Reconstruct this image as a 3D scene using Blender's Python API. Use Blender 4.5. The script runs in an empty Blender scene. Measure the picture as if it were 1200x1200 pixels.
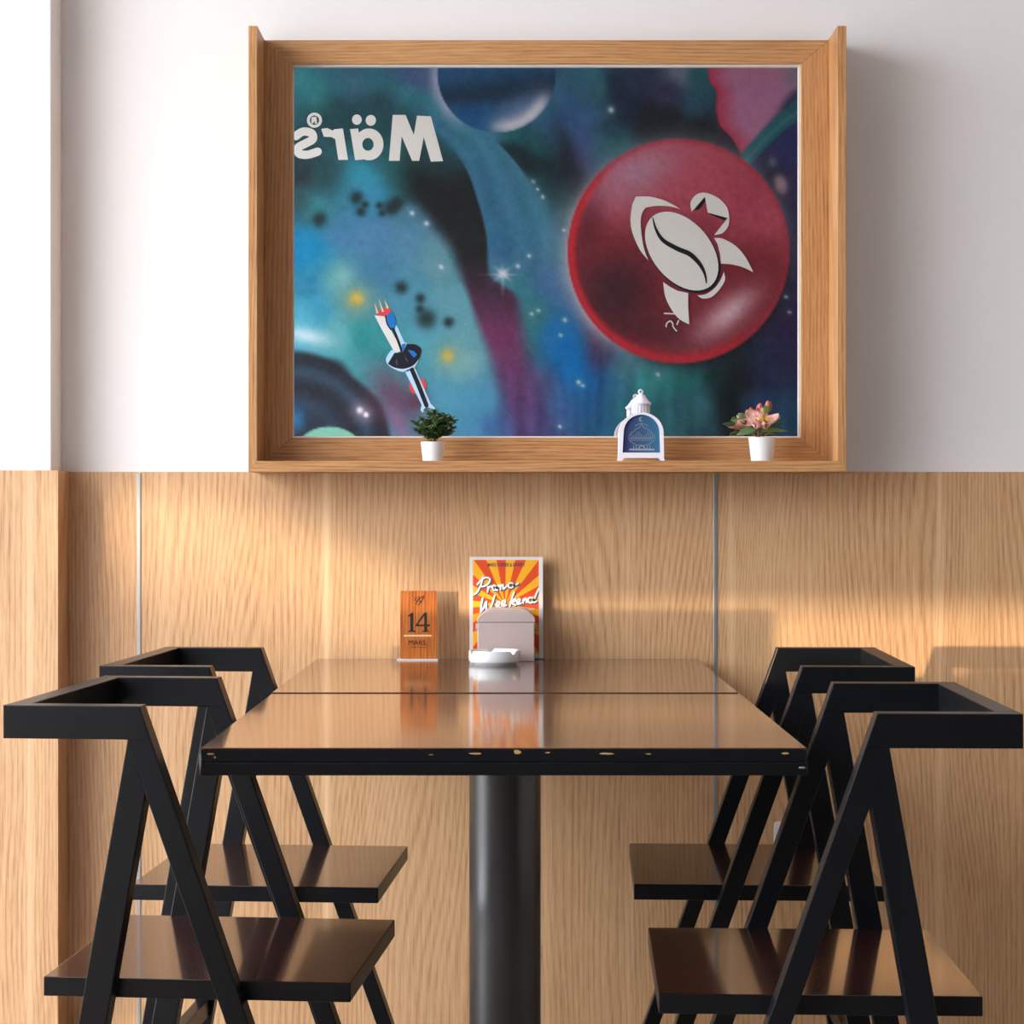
import bpy, bmesh, math, random
import numpy as np
from mathutils import Vector, Matrix
random.seed(7)
SC = bpy.context.scene
COL = SC.collection
R = math.radians

# ------------------------------------------------------------------ camera
EYE = 1.0664          # eye height (floor lies at FZ)
FZ = -0.03
CAMY = -3.99
F = 2290.0            # focal length in pixels of the 1200 px frame
CX, CY = 602.0, 595.5
WY = 0.115            # face of the wood panelling
WYP = 0.127           # face of the plaster above it
cd = bpy.data.cameras.new('camera'); cam = bpy.data.objects.new('camera', cd); COL.objects.link(cam)
cam.location = (0, CAMY, EYE); cam.rotation_euler = (R(90), 0, 0)
cd.sensor_width = 36; cd.lens = 36 * F / 1200
cd.shift_x = (600 - CX) / 1200; cd.shift_y = (CY - 600) / 1200
cd.clip_start = 0.05
SC.camera = cam

# ------------------------------------------------------------------ world, sun, daylight
w = bpy.data.worlds.new('sky'); SC.world = w; w.use_nodes = True
bg = w.node_tree.nodes['Background']
bg.inputs[0].default_value = (0.89, 0.94, 1.0, 1); bg.inputs[1].default_value = 11.5
SUN_AZ, SUN_EL = 39.0, 3.0
sd = Vector((math.sin(R(SUN_AZ)) * math.cos(R(SUN_EL)), math.cos(R(SUN_AZ)) * math.cos(R(SUN_EL)), -math.sin(R(SUN_EL))))
sl = bpy.data.lights.new('low_sun', 'SUN'); so = bpy.data.objects.new('low_sun', sl); COL.objects.link(so)
sl.energy = 4.3; sl.color = (1.0, 0.80, 0.56); sl.angle = R(0.7)
so.location = (-6, -7, 3); so.rotation_euler = sd.to_track_quat('-Z', 'Y').to_euler()
FX = -2.5             # street side of the room: wide open shop front
OY0, OY1, OZ1 = -4.7, -0.5, 3.2
pl = bpy.data.lights.new('shopfront_portal', 'AREA'); po = bpy.data.objects.new('shopfront_portal', pl); COL.objects.link(po)
pl.shape = 'RECTANGLE'; pl.size = OY1 - OY0; pl.size_y = OZ1 - FZ
po.location = (FX - 0.02, (OY0 + OY1) / 2, (OZ1 + FZ) / 2)
po.rotation_euler = Matrix(((0, 0, -1), (1, 0, 0), (0, -1, 0))).to_euler()
po.rotation_euler = Vector((1, 0, 0)).to_track_quat('-Z', 'Z').to_euler()
pl.cycles.is_portal = True
vs = SC.view_settings
vs.view_transform = 'Standard'; vs.look = 'None'; vs.gamma = 1; vs.use_curve_mapping = False
vs.exposure = 0.0

# ------------------------------------------------------------------ helpers
def s2l(c):
    return tuple((v / 255 / 12.92) if v / 255 <= 0.04045 else ((v / 255 + 0.055) / 1.055) ** 2.4 for v in c)

class NT:
    def __init__(s, name):
        s.m = bpy.data.materials.new(name); s.m.use_nodes = True
        s.t = s.m.node_tree; s.b = s.t.nodes['Principled BSDF']
    def n(s, typ, **k):
        nd = s.t.nodes.new(typ)
        for a, v in k.items(): setattr(nd, a, v)
        return nd
    def l(s, a, b): s.t.links.new(a, b)
    def val(s, nd, **k):
        for a, v in k.items(): nd.inputs[a.replace('_', ' ')].default_value = v

def plain(name, col, rough=0.5, metal=0.0, coat=0.0, bump=0.0, bscale=200, var=0.06, spec=0.5):
    q = NT(name); b = q.b
    b.inputs['Roughness'].default_value = rough; b.inputs['Metallic'].default_value = metal
    b.inputs['Coat Weight'].default_value = coat; b.inputs['Specular IOR Level'].default_value = spec
    tc = q.n('ShaderNodeTexCoord'); nz = q.n('ShaderNodeTexNoise')
    nz.inputs['Scale'].default_value = bscale; nz.inputs['Detail'].default_value = 3
    q.l(tc.outputs['Object'], nz.inputs['Vector'])
    mp = q.n('ShaderNodeMapRange'); mp.inputs['To Min'].default_value = 1 - var; mp.inputs['To Max'].default_value = 1 + var
    q.l(nz.outputs['Fac'], mp.inputs['Value'])
    mx = q.n('ShaderNodeVectorMath', operation='SCALE'); mx.inputs[0].default_value = col[:3]
    q.l(mp.outputs['Result'], mx.inputs['Scale']); q.l(mx.outputs[0], b.inputs['Base Color'])
    if bump:
        bp = q.n('ShaderNodeBump'); bp.inputs['Strength'].default_value = bump; bp.inputs['Distance'].default_value = 0.002
        q.l(nz.outputs['Fac'], bp.inputs['Height']); q.l(bp.outputs['Normal'], b.inputs['Normal'])
    return q.m

def wood(name, dark, mid, light, axis='Z', rough=0.45, fine=160.0, band=9.0, stripes=None, squeeze=0.03, coat=0.0, seed=0.0, bumpk=0.12, amp=0.06, warp=5.0, spec=0.5, kf=0.52, kw=0.10):
    q = NT(name); b = q.b
    tc = q.n('ShaderNodeTexCoord')
    def mapped(along, across):
        m = q.n('ShaderNodeMapping'); sc = [across] * 3; sc['XYZ'.index(axis)] = along
        m.inputs['Scale'].default_value = sc; m.inputs['Location'].default_value = (seed, seed * 1.7, seed * 0.6)
        q.l(tc.outputs['Object'], m.inputs['Vector']); return m
    m1 = mapped(squeeze, 1)
    n1 = q.n('ShaderNodeTexNoise'); q.val(n1, Scale=fine, Detail=4.0, Roughness=0.6); q.l(m1.outputs[0], n1.inputs['Vector'])
    m2 = mapped(0.22, 1)
    n2 = q.n('ShaderNodeTexNoise'); q.val(n2, Scale=warp, Detail=1.5, Roughness=0.45); q.l(m2.outputs[0], n2.inputs['Vector'])
    s2 = q.n('ShaderNodeSeparateXYZ'); q.l(tc.outputs['Object'], s2.inputs[0])
    f1 = q.n('ShaderNodeMath', operation='MULTIPLY_ADD'); f1.inputs[1].default_value = amp
    q.l(n2.outputs['Fac'], f1.inputs[0]); q.l(s2.outputs['Z' if axis == 'X' else 'X'], f1.inputs[2])
    f2 = q.n('ShaderNodeMath', operation='MULTIPLY'); f2.inputs[1].default_value = 2 * math.pi * band; q.l(f1.outputs[0], f2.inputs[0])
    f3 = q.n('ShaderNodeMath', operation='SINE'); q.l(f2.outputs[0], f3.inputs[0])
    wv = q.n('ShaderNodeMapRange'); q.val(wv, From_Min=-1.0, From_Max=0.4); q.l(f3.outputs[0], wv.inputs['Value'])
    m3 = mapped(0.08, 1)
    n3 = q.n('ShaderNodeTexNoise'); q.val(n3, Scale=6.0, Detail=2.0); q.l(m3.outputs[0], n3.inputs['Vector'])
    # pores: short dark dashes
    m4 = mapped(0.05, 1)
    n4 = q.n('ShaderNodeTexNoise'); q.val(n4, Scale=420.0, Detail=1.0); q.l(m4.outputs[0], n4.inputs['Vector'])
    def add(a, ka, bb, kb):
        x = q.n('ShaderNodeMath', operation='MULTIPLY'); x.inputs[1].default_value = ka; q.l(a, x.inputs[0])
        y = q.n('ShaderNodeMath', operation='MULTIPLY_ADD'); y.inputs[1].default_value = kb; q.l(bb, y.inputs[0]); q.l(x.outputs[0], y.inputs[2])
        return y.outputs[0]
    v = add(n1.outputs['Fac'], kf, wv.outputs['Result'], kw)
    o = q.n('ShaderNodeMath', operation='ADD'); o.inputs[1].default_value = 0; q.l(v, o.inputs[0])
    v = add(n3.outputs['Fac'], 0.24, o.outputs[0], 1.0)
    o2 = q.n('ShaderNodeMath', operation='ADD'); o2.inputs[1].default_value = 0; q.l(v, o2.inputs[0])
    v = add(n4.outputs['Fac'], 0.30, o2.outputs[0], 1.0)
    cr = q.n('ShaderNodeValToRGB'); e = cr.color_ramp.elements
    e[0].position = 0.44 + (kf - 0.52) * 0.5 + (kw - 0.12) * 0.75; e[0].color = (*dark, 1); e[1].position = 0.74 + (kf - 0.52) * 0.5 + (kw - 0.12) * 0.75; e[1].color = (*light, 1)
    k = cr.color_ramp.elements.new(0.59 + (kf - 0.52) * 0.5 + (kw - 0.12) * 0.75); k.color = (*mid, 1)
    q.l(v, cr.inputs['Fac'])
    out = cr.outputs['Color']
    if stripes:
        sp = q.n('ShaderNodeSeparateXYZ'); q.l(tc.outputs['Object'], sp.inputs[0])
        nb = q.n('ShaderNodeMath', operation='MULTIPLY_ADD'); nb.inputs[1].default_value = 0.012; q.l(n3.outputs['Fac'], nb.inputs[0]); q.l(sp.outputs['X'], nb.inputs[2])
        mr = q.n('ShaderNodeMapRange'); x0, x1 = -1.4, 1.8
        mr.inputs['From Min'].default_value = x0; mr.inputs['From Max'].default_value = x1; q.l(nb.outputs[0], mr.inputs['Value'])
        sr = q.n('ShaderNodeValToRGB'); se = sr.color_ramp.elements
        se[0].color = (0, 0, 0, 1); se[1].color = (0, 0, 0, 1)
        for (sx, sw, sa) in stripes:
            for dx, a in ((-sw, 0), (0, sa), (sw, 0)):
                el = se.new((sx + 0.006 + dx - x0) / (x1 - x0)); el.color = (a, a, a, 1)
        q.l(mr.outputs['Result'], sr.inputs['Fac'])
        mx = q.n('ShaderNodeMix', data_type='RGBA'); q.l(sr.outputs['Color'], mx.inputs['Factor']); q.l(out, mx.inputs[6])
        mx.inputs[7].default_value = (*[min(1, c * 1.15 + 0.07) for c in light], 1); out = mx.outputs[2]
    q.l(out, b.inputs['Base Color'])
    b.inputs['Roughness'].default_value = rough; b.inputs['Coat Weight'].default_value = coat
    b.inputs['Specular IOR Level'].default_value = spec
    b.inputs['Coat Roughness'].default_value = 0.08
    if bumpk:
        bp = q.n('ShaderNodeBump'); bp.inputs['Strength'].default_value = bumpk; bp.inputs['Distance'].default_value = 0.0008
        q.l(n1.outputs['Fac'], bp.inputs['Height']); q.l(bp.outputs['Normal'], b.inputs['Normal'])
    return q.m

def link(o, parent=None):
    COL.objects.link(o)
    if parent is not None: o.parent = parent
    return o

def mk(name, bm, mats, parent=None, smooth=False, recalc=True):
    if recalc: bmesh.ops.recalc_face_normals(bm, faces=bm.faces[:])
    me = bpy.data.meshes.new(name); bm.to_mesh(me); bm.free()
    if not isinstance(mats, (list, tuple)): mats = [mats]
    for m in mats: me.materials.append(m)
    if smooth:
        for p in me.polygons: p.use_smooth = True
    return link(bpy.data.objects.new(name, me), parent)

def tag(o, label=None, cat=None, group=None, kind=None):
    if label: o['label'] = label
    if cat: o['category'] = cat
    if group: o['group'] = group
    if kind: o['kind'] = kind
    return o

def thing(name, label, cat, loc, rz=0.0, group=None):
    o = bpy.data.objects.new(name, None); o.empty_display_size = 0.05
    link(o); o.location = loc; o.rotation_euler = (0, 0, rz)
    return tag(o, label, cat, group)

def bbox(bm, x0, x1, y0, y1, z0, z1, bev=0.0, seg=2, mi=0):
    v = [bm.verts.new((x, y, z)) for x in (x0, x1) for y in (y0, y1) for z in (z0, z1)]
    fs = [bm.faces.new([v[i] for i in f]) for f in ((0, 1, 3, 2), (4, 6, 7, 5), (0, 4, 5, 1), (2, 3, 7, 6), (0, 2, 6, 4), (1, 5, 7, 3))]
    for f in fs: f.material_index = mi
    if bev:
        ed = list({e for f in fs for e in f.edges})
        bmesh.ops.recalc_face_normals(bm, faces=fs)
        bmesh.ops.bevel(bm, geom=ed, offset=bev, segments=seg, profile=0.5, affect='EDGES')
    return fs

def box(name, x0, x1, y0, y1, z0, z1, mat, parent=None, bev=0.0, seg=2):
    bm = bmesh.new(); bbox(bm, x0, x1, y0, y1, z0, z1, bev, seg)
    return mk(name, bm, mat, parent)

def prism_bm(bm, pts, y0, y1, bev=0.0, nobevel=(), seg=2):
    """polygon in XZ (list of (x,z)) extruded from y0 to y1; nobevel = outline edge indices left sharp"""
    n = len(pts)
    a = [bm.verts.new((x, y0, z)) for x, z in pts]; b = [bm.verts.new((x, y1, z)) for x, z in pts]
    fa = bm.faces.new(a); fb = bm.faces.new(b[::-1]); fs = [fa, fb]
    be = []
    for i in range(n):
        j = (i + 1) % n
        f = bm.faces.new((a[i], b[i], b[j], a[j])); fs.append(f)
    bmesh.ops.recalc_face_normals(bm, faces=fs)
    if bev:
        for i in range(n):
            if i in nobevel: continue
            j = (i + 1) % n
            for p in (a, b):
                e = bm.edges.get((p[i], p[j]));
                if e: be.append(e)
        bmesh.ops.bevel(bm, geom=be, offset=bev, segments=seg, profile=0.5, affect='EDGES')
    return fs

def prism(name, pts, y0, y1, mat, parent=None, bev=0.0, nobevel=()):
    bm = bmesh.new(); prism_bm(bm, pts, y0, y1, bev, nobevel)
    return mk(name, bm, mat, parent)

def lathe_bm(bm, prof, n=32, cx=0, cy=0, cz=0):
    """profile [(r,z)] revolved about z"""
    rings = []
    for r, z in prof:
        if r < 1e-6: rings.append([bm.verts.new((cx, cy, cz + z))])
        else: rings.append([bm.verts.new((cx + r * math.cos(2 * math.pi * k / n), cy + r * math.sin(2 * math.pi * k / n), cz + z)) for k in range(n)])
    for A, B in zip(rings, rings[1:]):
        for k in range(n):
            k2 = (k + 1) % n
            if len(A) == 1 and len(B) == 1: continue
            if len(A) == 1: bm.faces.new((A[0], B[k], B[k2]))
            elif len(B) == 1: bm.faces.new((A[k], B[0], A[k2]))
            else: bm.faces.new((A[k], B[k], B[k2], A[k2]))

def autosmooth(o, ang=35):
    for p in o.data.polygons: p.use_smooth = True
    bm = bmesh.new(); bm.from_mesh(o.data)
    for e in bm.edges:
        if len(e.link_faces) == 2 and e.calc_face_angle(0) > R(ang): e.smooth = False
    bm.to_mesh(o.data); bm.free(); return o

def lathe(name, prof, mat, parent=None, n=32, ang=35, c=(0, 0, 0)):
    bm = bmesh.new(); lathe_bm(bm, prof, n, *c)
    return autosmooth(mk(name, bm, mat, parent), ang)

def catmull(pts, k=6):
    if len(pts) < 3: return pts
    P = [pts[0]] + list(pts) + [pts[-1]]; out = []
    for i in range(1, len(P) - 2):
        p0, p1, p2, p3 = P[i - 1:i + 3]
        for t in range(k):
            t = t / k
            out.append(tuple(0.5 * (2 * b + (c - a) * t + (2 * a - 5 * b + 4 * c - d) * t * t + (3 * b - a - 3 * c + d) * t ** 3) for a, b, c, d in zip(p0, p1, p2, p3)))
    out.append(tuple(pts[-1])); return out

def ribbon_bm(bm, pts, wd, y, smooth=True, taper=None):
    """flat brush stroke in the XZ plane at depth y; widths may vary (list)"""
    if smooth: pts = catmull(pts)
    n = len(pts); L = []; Rr = []; yo = 1 if y < -3 else -1      # successive pieces lie a hair prouder
    for i, (x, z) in enumerate(pts):
        a = pts[max(0, i - 1)]; b = pts[min(n - 1, i + 1)]
        dx, dz = b[0] - a[0], b[1] - a[1]; l = math.hypot(dx, dz) or 1
        t = i / (n - 1); h = wd / 2
        if taper: h *= taper[0] + (taper[1] - taper[0]) * (math.sin(math.pi * t) if taper[2] else t)
        yi = y + yo * (i + 1) * 1.5e-5
        L.append(bm.verts.new((x - dz / l * h, yi, z + dx / l * h))); Rr.append(bm.verts.new((x + dz / l * h, yi, z - dx / l * h)))
    for i in range(n - 1): bm.faces.new((L[i], L[i + 1], Rr[i + 1], Rr[i]))
    if not taper:
        for (x, z) in (pts[0], pts[-1]):
            yc = y + yo * (n + 6) * 1.5e-5 if (x, z) == pts[-1] else y
            c = [bm.verts.new((x + wd / 2 * math.cos(k * math.pi / 5), yc, z + wd / 2 * math.sin(k * math.pi / 5))) for k in range(10)]
            bm.faces.new(c)

def poly_bm(bm, pts, y):
    return bm.faces.new([bm.verts.new((x, y, z)) for x, z in pts])

def ellipse(cx, cz, rx, rz, n=28, rot=0.0, a0=0, a1=2 * math.pi, close=False):
    m = n + (1 if close else 0); out = []
    for k in range(m):
        a = a0 + (a1 - a0) * k / n
        x, z = rx * math.cos(a), rz * math.sin(a)
        out.append((cx + x * math.cos(rot) - z * math.sin(rot), cz + x * math.sin(rot) + z * math.cos(rot)))
    return out

def text_obj(name, body, x0, x1, zb, zt, y, mat, parent, thick=0.0, spacing=1.0):
    """flat lettering in the XZ plane fitted to a box"""
    cu = bpy.data.curves.new(name, 'FONT'); cu.body = body; cu.offset = thick; cu.space_character = spacing
    tmp = bpy.data.objects.new(name, cu); COL.objects.link(tmp)
    bpy.context.view_layer.update()
    me = bpy.data.meshes.new_from_object(tmp.evaluated_get(bpy.context.evaluated_depsgraph_get()))
    COL.objects.unlink(tmp); bpy.data.objects.remove(tmp)
    co = np.array([v.co[:] for v in me.vertices]); mn, mxx = co.min(0), co.max(0)
    for v in me.vertices:
        v.co = (x0 + (v.co.x - mn[0]) / (mxx[0] - mn[0]) * (x1 - x0), y, zb + (v.co.y - mn[1]) / (mxx[1] - mn[1]) * (zt - zb))
    me.materials.clear(); me.materials.append(mat)
    return link(bpy.data.objects.new(name, me), parent)

# ------------------------------------------------------------------ materials
def hx(r, g, b, k=1.0): return tuple(c * k for c in s2l((r, g, b)))
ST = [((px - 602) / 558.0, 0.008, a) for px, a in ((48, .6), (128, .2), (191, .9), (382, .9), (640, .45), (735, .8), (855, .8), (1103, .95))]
M = {}
M['laminate'] = wood('oak_laminate', hx(166, 120, 84), hx(199, 155, 112), hx(213, 172, 130), 'Z', rough=0.42, stripes=ST, fine=330, band=85, amp=0.30, warp=3.2, bumpk=0.04, squeeze=0.012, kf=0.44, kw=0.10)
M['oakZ'] = wood('oak_frame_vertical', hx(152, 102, 60), hx(188, 136, 88), hx(206, 156, 106), 'Z', rough=0.4, fine=260, band=130, seed=3.1, kf=0.46)
M['oakX'] = wood('oak_frame_horizontal', hx(148, 98, 57), hx(186, 134, 86), hx(204, 154, 104), 'X', rough=0.4, fine=260, band=130, seed=5.3, kf=0.46)
M['plaster'] = plain('white_plaster', hx(236, 232, 231), 0.75, bump=0.12, bscale=60, var=0.012)
M['paint'] = plain('interior_paint', hx(205, 198, 192), 0.8, bscale=4)
M['dimpaint'] = plain('grey_interior_paint', hx(84, 78, 72), 0.8, bscale=4)
M['floor'] = plain('floor_tile', hx(132, 118, 106), 0.45, bscale=3)
M['street'] = plain('street_paving', hx(150, 146, 140), 0.8, bscale=2)
M['black'] = plain('black_painted_wood', (0.0055, 0.0062, 0.008), 0.32, bump=0.06, bscale=140, var=0.25, spec=0.25)
M['blackmetal'] = plain('black_painted_steel', (0.009, 0.010, 0.013), 0.33, bump=0.02, bscale=90, var=0.2, spec=0.95)
M['top'] = wood('walnut_laminate', (0.030, 0.012, 0.008), (0.055, 0.022, 0.014), (0.078, 0.034, 0.021), 'X', rough=0.2, fine=120, band=40, seed=2.0, bumpk=0.004, spec=0.4, coat=0.75)
M['seat'] = wood('mahogany_seat', (0.016, 0.004, 0.004), (0.028, 0.007, 0.006), (0.040, 0.011, 0.009), 'X', rough=0.22, fine=120, band=40, seed=8.0, bumpk=0.0, spec=0.2, coat=0.9)
M['chip'] = plain('bare_chipboard', hx(190, 150, 90), 0.8)
M['scuff'] = plain('worn_edge_grey', hx(135, 130, 126), 0.7)
M['alu'] = plain('brushed_aluminium', (0.42, 0.43, 0.45), 0.5, 1.0, var=0.03)
M['white'] = plain('white_plastic', hx(236, 234, 232), 0.35, var=0.02)
M['porcelain'] = plain('white_porcelain', hx(238, 238, 238), 0.12, var=0.01)
M['strip'] = plain('white_edge_strip', hx(226, 220, 214), 0.4, var=0.02)
q = NT('mirror_glass'); q.val(q.b, Metallic=1.0, Roughness=0.0); q.b.inputs['Base Color'].default_value = (0.90, 0.92, 0.915, 1); M['mirror'] = q.m

# ------------------------------------------------------------------ room shell
def struct(o): return tag(o, kind='structure')
X1, Y0R, CEI = 3.3, -5.0, 3.5
PX = -0.9525                      # right face of the plaster pillar on the left
PYP = WYP - 0.092                 # its plaster front
struct(box('floor', FX - 0.2, X1 + 0.2, Y0R - 0.2, WYP + 0.3, FZ - 0.2, FZ, M['floor']))
struct(box('ceiling', FX - 0.2, X1 + 0.2, Y0R - 0.2, WYP + 0.3, CEI, CEI + 0.15, M['plaster']))
struct(box('wall_back', FX - 0.2, X1 + 0.2, WYP, WYP + 0.3, FZ, CEI, M['plaster']))
struct(box('wall_pillar', FX, PX, PYP, WYP, FZ, CEI, M['plaster'], bev=0.003))
struct(box('wall_right', X1, X1 + 0.2, Y0R, WYP, FZ, CEI, M['paint']))
struct(box('wall_opposite', FX - 0.2, X1 + 0.2, Y0R - 0.2, Y0R, FZ, CEI, M['dimpaint']))
# street side: opening with two end piers and a lintel
bm = bmesh.new()
bbox(bm, FX - 0.2, FX, OY1, WYP, FZ, CEI); bbox(bm, FX - 0.2, FX, Y0R, OY0, FZ, CEI); bbox(bm, FX - 0.2, FX, OY0, OY1, OZ1, CEI)
bbox(bm, FX - 0.1, FX, OY0, -4.245, FZ, 1.042)       # low sun blocker added at the far end of the opening
struct(mk('wall_left', bm, M['plaster']))
struct(box('ground_street', -40, FX - 0.2, -40, 20, FZ - 0.3, FZ - 0.05, M['street']))

# wood panelling: pillar panel with return, wall panels, aluminium joints
PT = 1.1426
bm = bmesh.new(); prism_bm(bm, [(-1.75, FZ), (-0.9357, FZ), (-0.9357, PT + 0.0015), (-1.75, PT + 0.0015)], WY - 0.092, PYP)
wb = bpy.data.objects.new('wall_wainscot', None); link(wb); struct(wb)
mk('panel', bm, M['laminate'], wb)
box('panel', PX, -0.9357, PYP, WYP, FZ, PT + 0.0015, M['laminate'], wb)
box('panel', -0.9357, -0.7905, WY, WYP, FZ, PT, M['laminate'], wb)
box('panel', -0.7835, 0.4195, WY, WYP, FZ, PT, M['laminate'], wb)
box('panel', 0.4275, 1.64, WY, WYP, FZ, PT, M['laminate'], wb)
box('panel', 1.648, X1, WY, WYP, FZ, PT, M['laminate'], wb)
for x in (-0.787, 0.4235, 1.644):
    box('joint_strip', x - 0.0037, x + 0.0037, WY - 0.002, WYP, FZ, PT - 0.002, M['alu'], wb, bev=0.0008)

# unseen blockers added to shape the low sun: boards indoors, a cutout outdoors
def along(X, Z, dy):              # wall point (X,Z) carried back along the sunbeam by dy
    k = dy / sd.y
    return X - sd.x * k, Z - sd.z * k
ax, az = along(-0.2186, 0.848, 2.0); bx_, _ = along(0.525, 0.848, 2.0)
struct(box('sun_blocker_low', ax, bx_, WY - 2.03, WY - 2.0, FZ, az, M['plaster']))  # unseen board, added for the level shade edge above the tabletop
struct(box('sun_blocker_low', bx_, -0.58, WY - 2.03, WY - 2.0, FZ, 0.845, M['plaster']))  # lower board, added to keep sun off the near left chair
DY = 6.2
pts = [along(X, Z, DY) for X, Z in ((3.2, .862), (0.02, .862), (-.13, .905), (-.60, 1.075), (-.72, 1.10), (-.93, 1.105))]
lx, lz = pts[-1]; rx, rz = pts[0]
poly = [(rx + 0.3, FZ - 0.05), (rx + 0.3, 3.2), (lx - 0.3, 3.2), (lx - 0.3, FZ - 0.05), (lx, FZ - 0.05)] + pts[::-1] + [(rx, FZ - 0.05)]
struct(prism('sun_blocker_upper', poly, WY - DY - 0.08, WY - DY, M['street']))  # added cutout, its lower edge cuts the sun patch from above
bm = bmesh.new()                  # added off-camera slats that thin the sun on the left
for k in range(34):               # slats run parallel to the sloping blocker edge and close up downwards
    d = 0.02 + 0.034 * k; th = 0.008 + 0.0235 * min(1, max(0, (d - 0.12) / 0.16))
    q4 = [along(X, 1.153 - 0.32 * (X + 0.85) - 0.0 - d - o_, DY) for X, o_ in ((-0.97, 0), (-0.20, 0), (-0.20, th), (-0.97, th))]
    prism_bm(bm, q4, WY - DY - 0.02, WY - DY - 0.005)
for xv in (-0.97, -0.22):
    xa, _ = along(xv, 0, DY); bbox(bm, xa, xa + 0.02, WY - DY - 0.045, WY - DY - 0.021, FZ - 0.05, 1.6)
tag(mk('sun_blocker_slats', bm, M['street']), kind='structure')

# ------------------------------------------------------------------ mural on the opposite wall (seen in the mirror)
MY = 0.095                        # mirror plane
DV = (MY - CAMY) + (MY - Y0R)     # distance along the reflected path
MPX = F / DV
def mu(px, py): return ((px - CX) / MPX, EYE + (CY - py) / MPX)
MUY = Y0R + 0.004
ctrl = """350 85 50 122 132;370 110 45 125 128;400 98 45 98 118;440 85 45 100 120;480 84 60 80 120;500 90 66 82 122;412 104 60 80 110;390 122 34 72 82;450 115 38 62 76;400 140 28 66 72;350 130 45 88 98;460 150 28 72 78;
480 112 48 104 124;505 128 52 108 130;530 150 55 110 132;560 175 60 114 140;600 215 60 110 140;575 195 60 112 138;430 165 28 80 85;480 190 30 86 88;350 160 34 78 86;350 207 32 42 48;380 202 35 70 78;420 205 45 138 162;430 225 50 126 160;350 232 45 78 86;372 238 50 122 132;
480 212 28 74 78;498 216 28 44 50;360 285 20 125 170;350 290 0 120 168;400 272 66 116 156;440 280 72 120 160;480 290 76 126 156;512 302 92 138 150;490 252 66 112 138;360 330 40 120 152;400 325 88 148 156;420 350 82 132 138;372 362 50 136 166;350 372 72 152 178;440 322 60 116 150;480 342 70 130 156;530 352 90 146 160;545 382 92 148 162;
430 392 34 130 130;400 392 84 152 160;450 412 40 136 140;442 432 62 142 150;500 400 76 146 166;545 430 102 152 162;560 470 70 136 166;520 472 70 140 166;560 505 70 130 166;500 505 70 136 160;580 500 56 96 146;
600 255 56 110 132;590 285 46 92 126;612 235 50 110 128;640 282 56 102 136;650 330 60 96 142;620 372 48 108 118;600 345 50 112 126;655 390 24 102 160;672 402 0 98 160;668 430 4 98 162;690 440 8 96 158;618 425 42 92 108;615 400 46 104 112;630 480 66 66 112;640 450 68 76 116;655 470 50 84 132;660 505 50 78 122;690 480 24 80 130;700 500 30 84 118;
640 118 50 100 126;658 130 48 82 128;690 138 54 90 130;684 168 62 80 132;672 186 74 70 116;700 100 46 96 110;690 85 48 100 120;705 170 50 90 110;712 150 34 60 76;720 165 34 92 96;
720 100 26 36 60;745 90 40 50 74;735 125 24 34 56;780 102 46 46 76;795 86 112 116 132;786 112 56 50 82;815 90 30 86 92;818 108 36 78 94;815 122 40 72 98;760 140 24 28 34;790 135 24 25 30;820 150 26 28 32;845 165 34 34 44;
600 178 26 84 90;630 180 24 78 84;620 200 22 40 46;640 205 22 32 38;655 200 26 30 40;668 215 30 36 46;660 230 40 66 76;630 215 28 78 82;625 240 44 104 112;655 260 50 86 100;
930 180 44 46 92;932 215 48 40 82;930 250 36 34 60;933 300 34 34 60;933 380 40 30 66;930 420 34 34 64;900 440 28 34 66;920 480 30 60 84;890 470 34 56 92;905 505 30 66 90;870 445 14 18 26;855 470 14 28 32;862 500 14 22 28;840 440 14 40 44;
800 450 28 100 100;760 440 48 128 126;735 430 58 112 126;720 450 44 100 124;700 395 64 46 80;708 420 44 44 80;712 445 20 70 130;780 490 40 88 98;820 480 40 86 96;740 480 34 96 108;830 505 28 60 70;800 505 40 84 96;690 375 80 70 110;
250 200 40 90 110;250 400 50 110 130;1010 150 60 50 90;1010 400 34 40 70;150 300 30 80 100;1100 300 40 60 90;700 30 40 70 100;450 30 45 100 120;900 30 120 90 120;600 590 50 80 120;400 590 30 50 70;850 590 30 60 80"""
cp = np.array([[float(v) for v in c.split()] for c in ctrl.replace('\n', '').split(';') if c.strip()])
GX, GY, STEP = np.arange(80, 1201, 2.0), np.arange(-8, 600, 2.0), 2.0
xx, yy = np.meshgrid(GX, GY)
rng = np.random.default_rng(3)
def lowfreq(scale, seed):
    g = np.random.default_rng(seed); nx, ny = int(1130 / scale) + 3, int(620 / scale) + 3
    v = g.standard_normal((ny, nx)); fx, fy = (xx - 80) / scale, (yy + 8) / scale
    i, j = fx.astype(int), fy.astype(int); a, b = fx - i, fy - j
    a = a * a * (3 - 2 * a); b = b * b * (3 - 2 * b)
    return (v[j, i] * (1 - a) + v[j, i + 1] * a) * (1 - b) + (v[j + 1, i] * (1 - a) + v[j + 1, i + 1] * a) * b
wx, wy = xx + 4 * lowfreq(34, 1) + .6 * lowfreq(9, 5), yy + 4 * lowfreq(34, 2) + .6 * lowfreq(9, 6)
num = np.zeros(xx.shape + (3,)); den = np.zeros(xx.shape)
for x, y, r, g, b in cp:
    k = 1.0 / (((wx - x) ** 2 + (wy - y) ** 2 + 160.0) ** 1.9)
    den += k
    for c, v in enumerate((r, g, b)): num[..., c] += k * v
img = num / den[..., None]
def sm(a, b, v): t = np.clip((v - a) / (b - a), 0, 1); return t * t * (3 - 2 * t)
def lay(mask, col):
    global img
    col = np.asarray(col, float)
    img = img * (1 - mask[..., None]) + col * mask[..., None]
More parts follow.
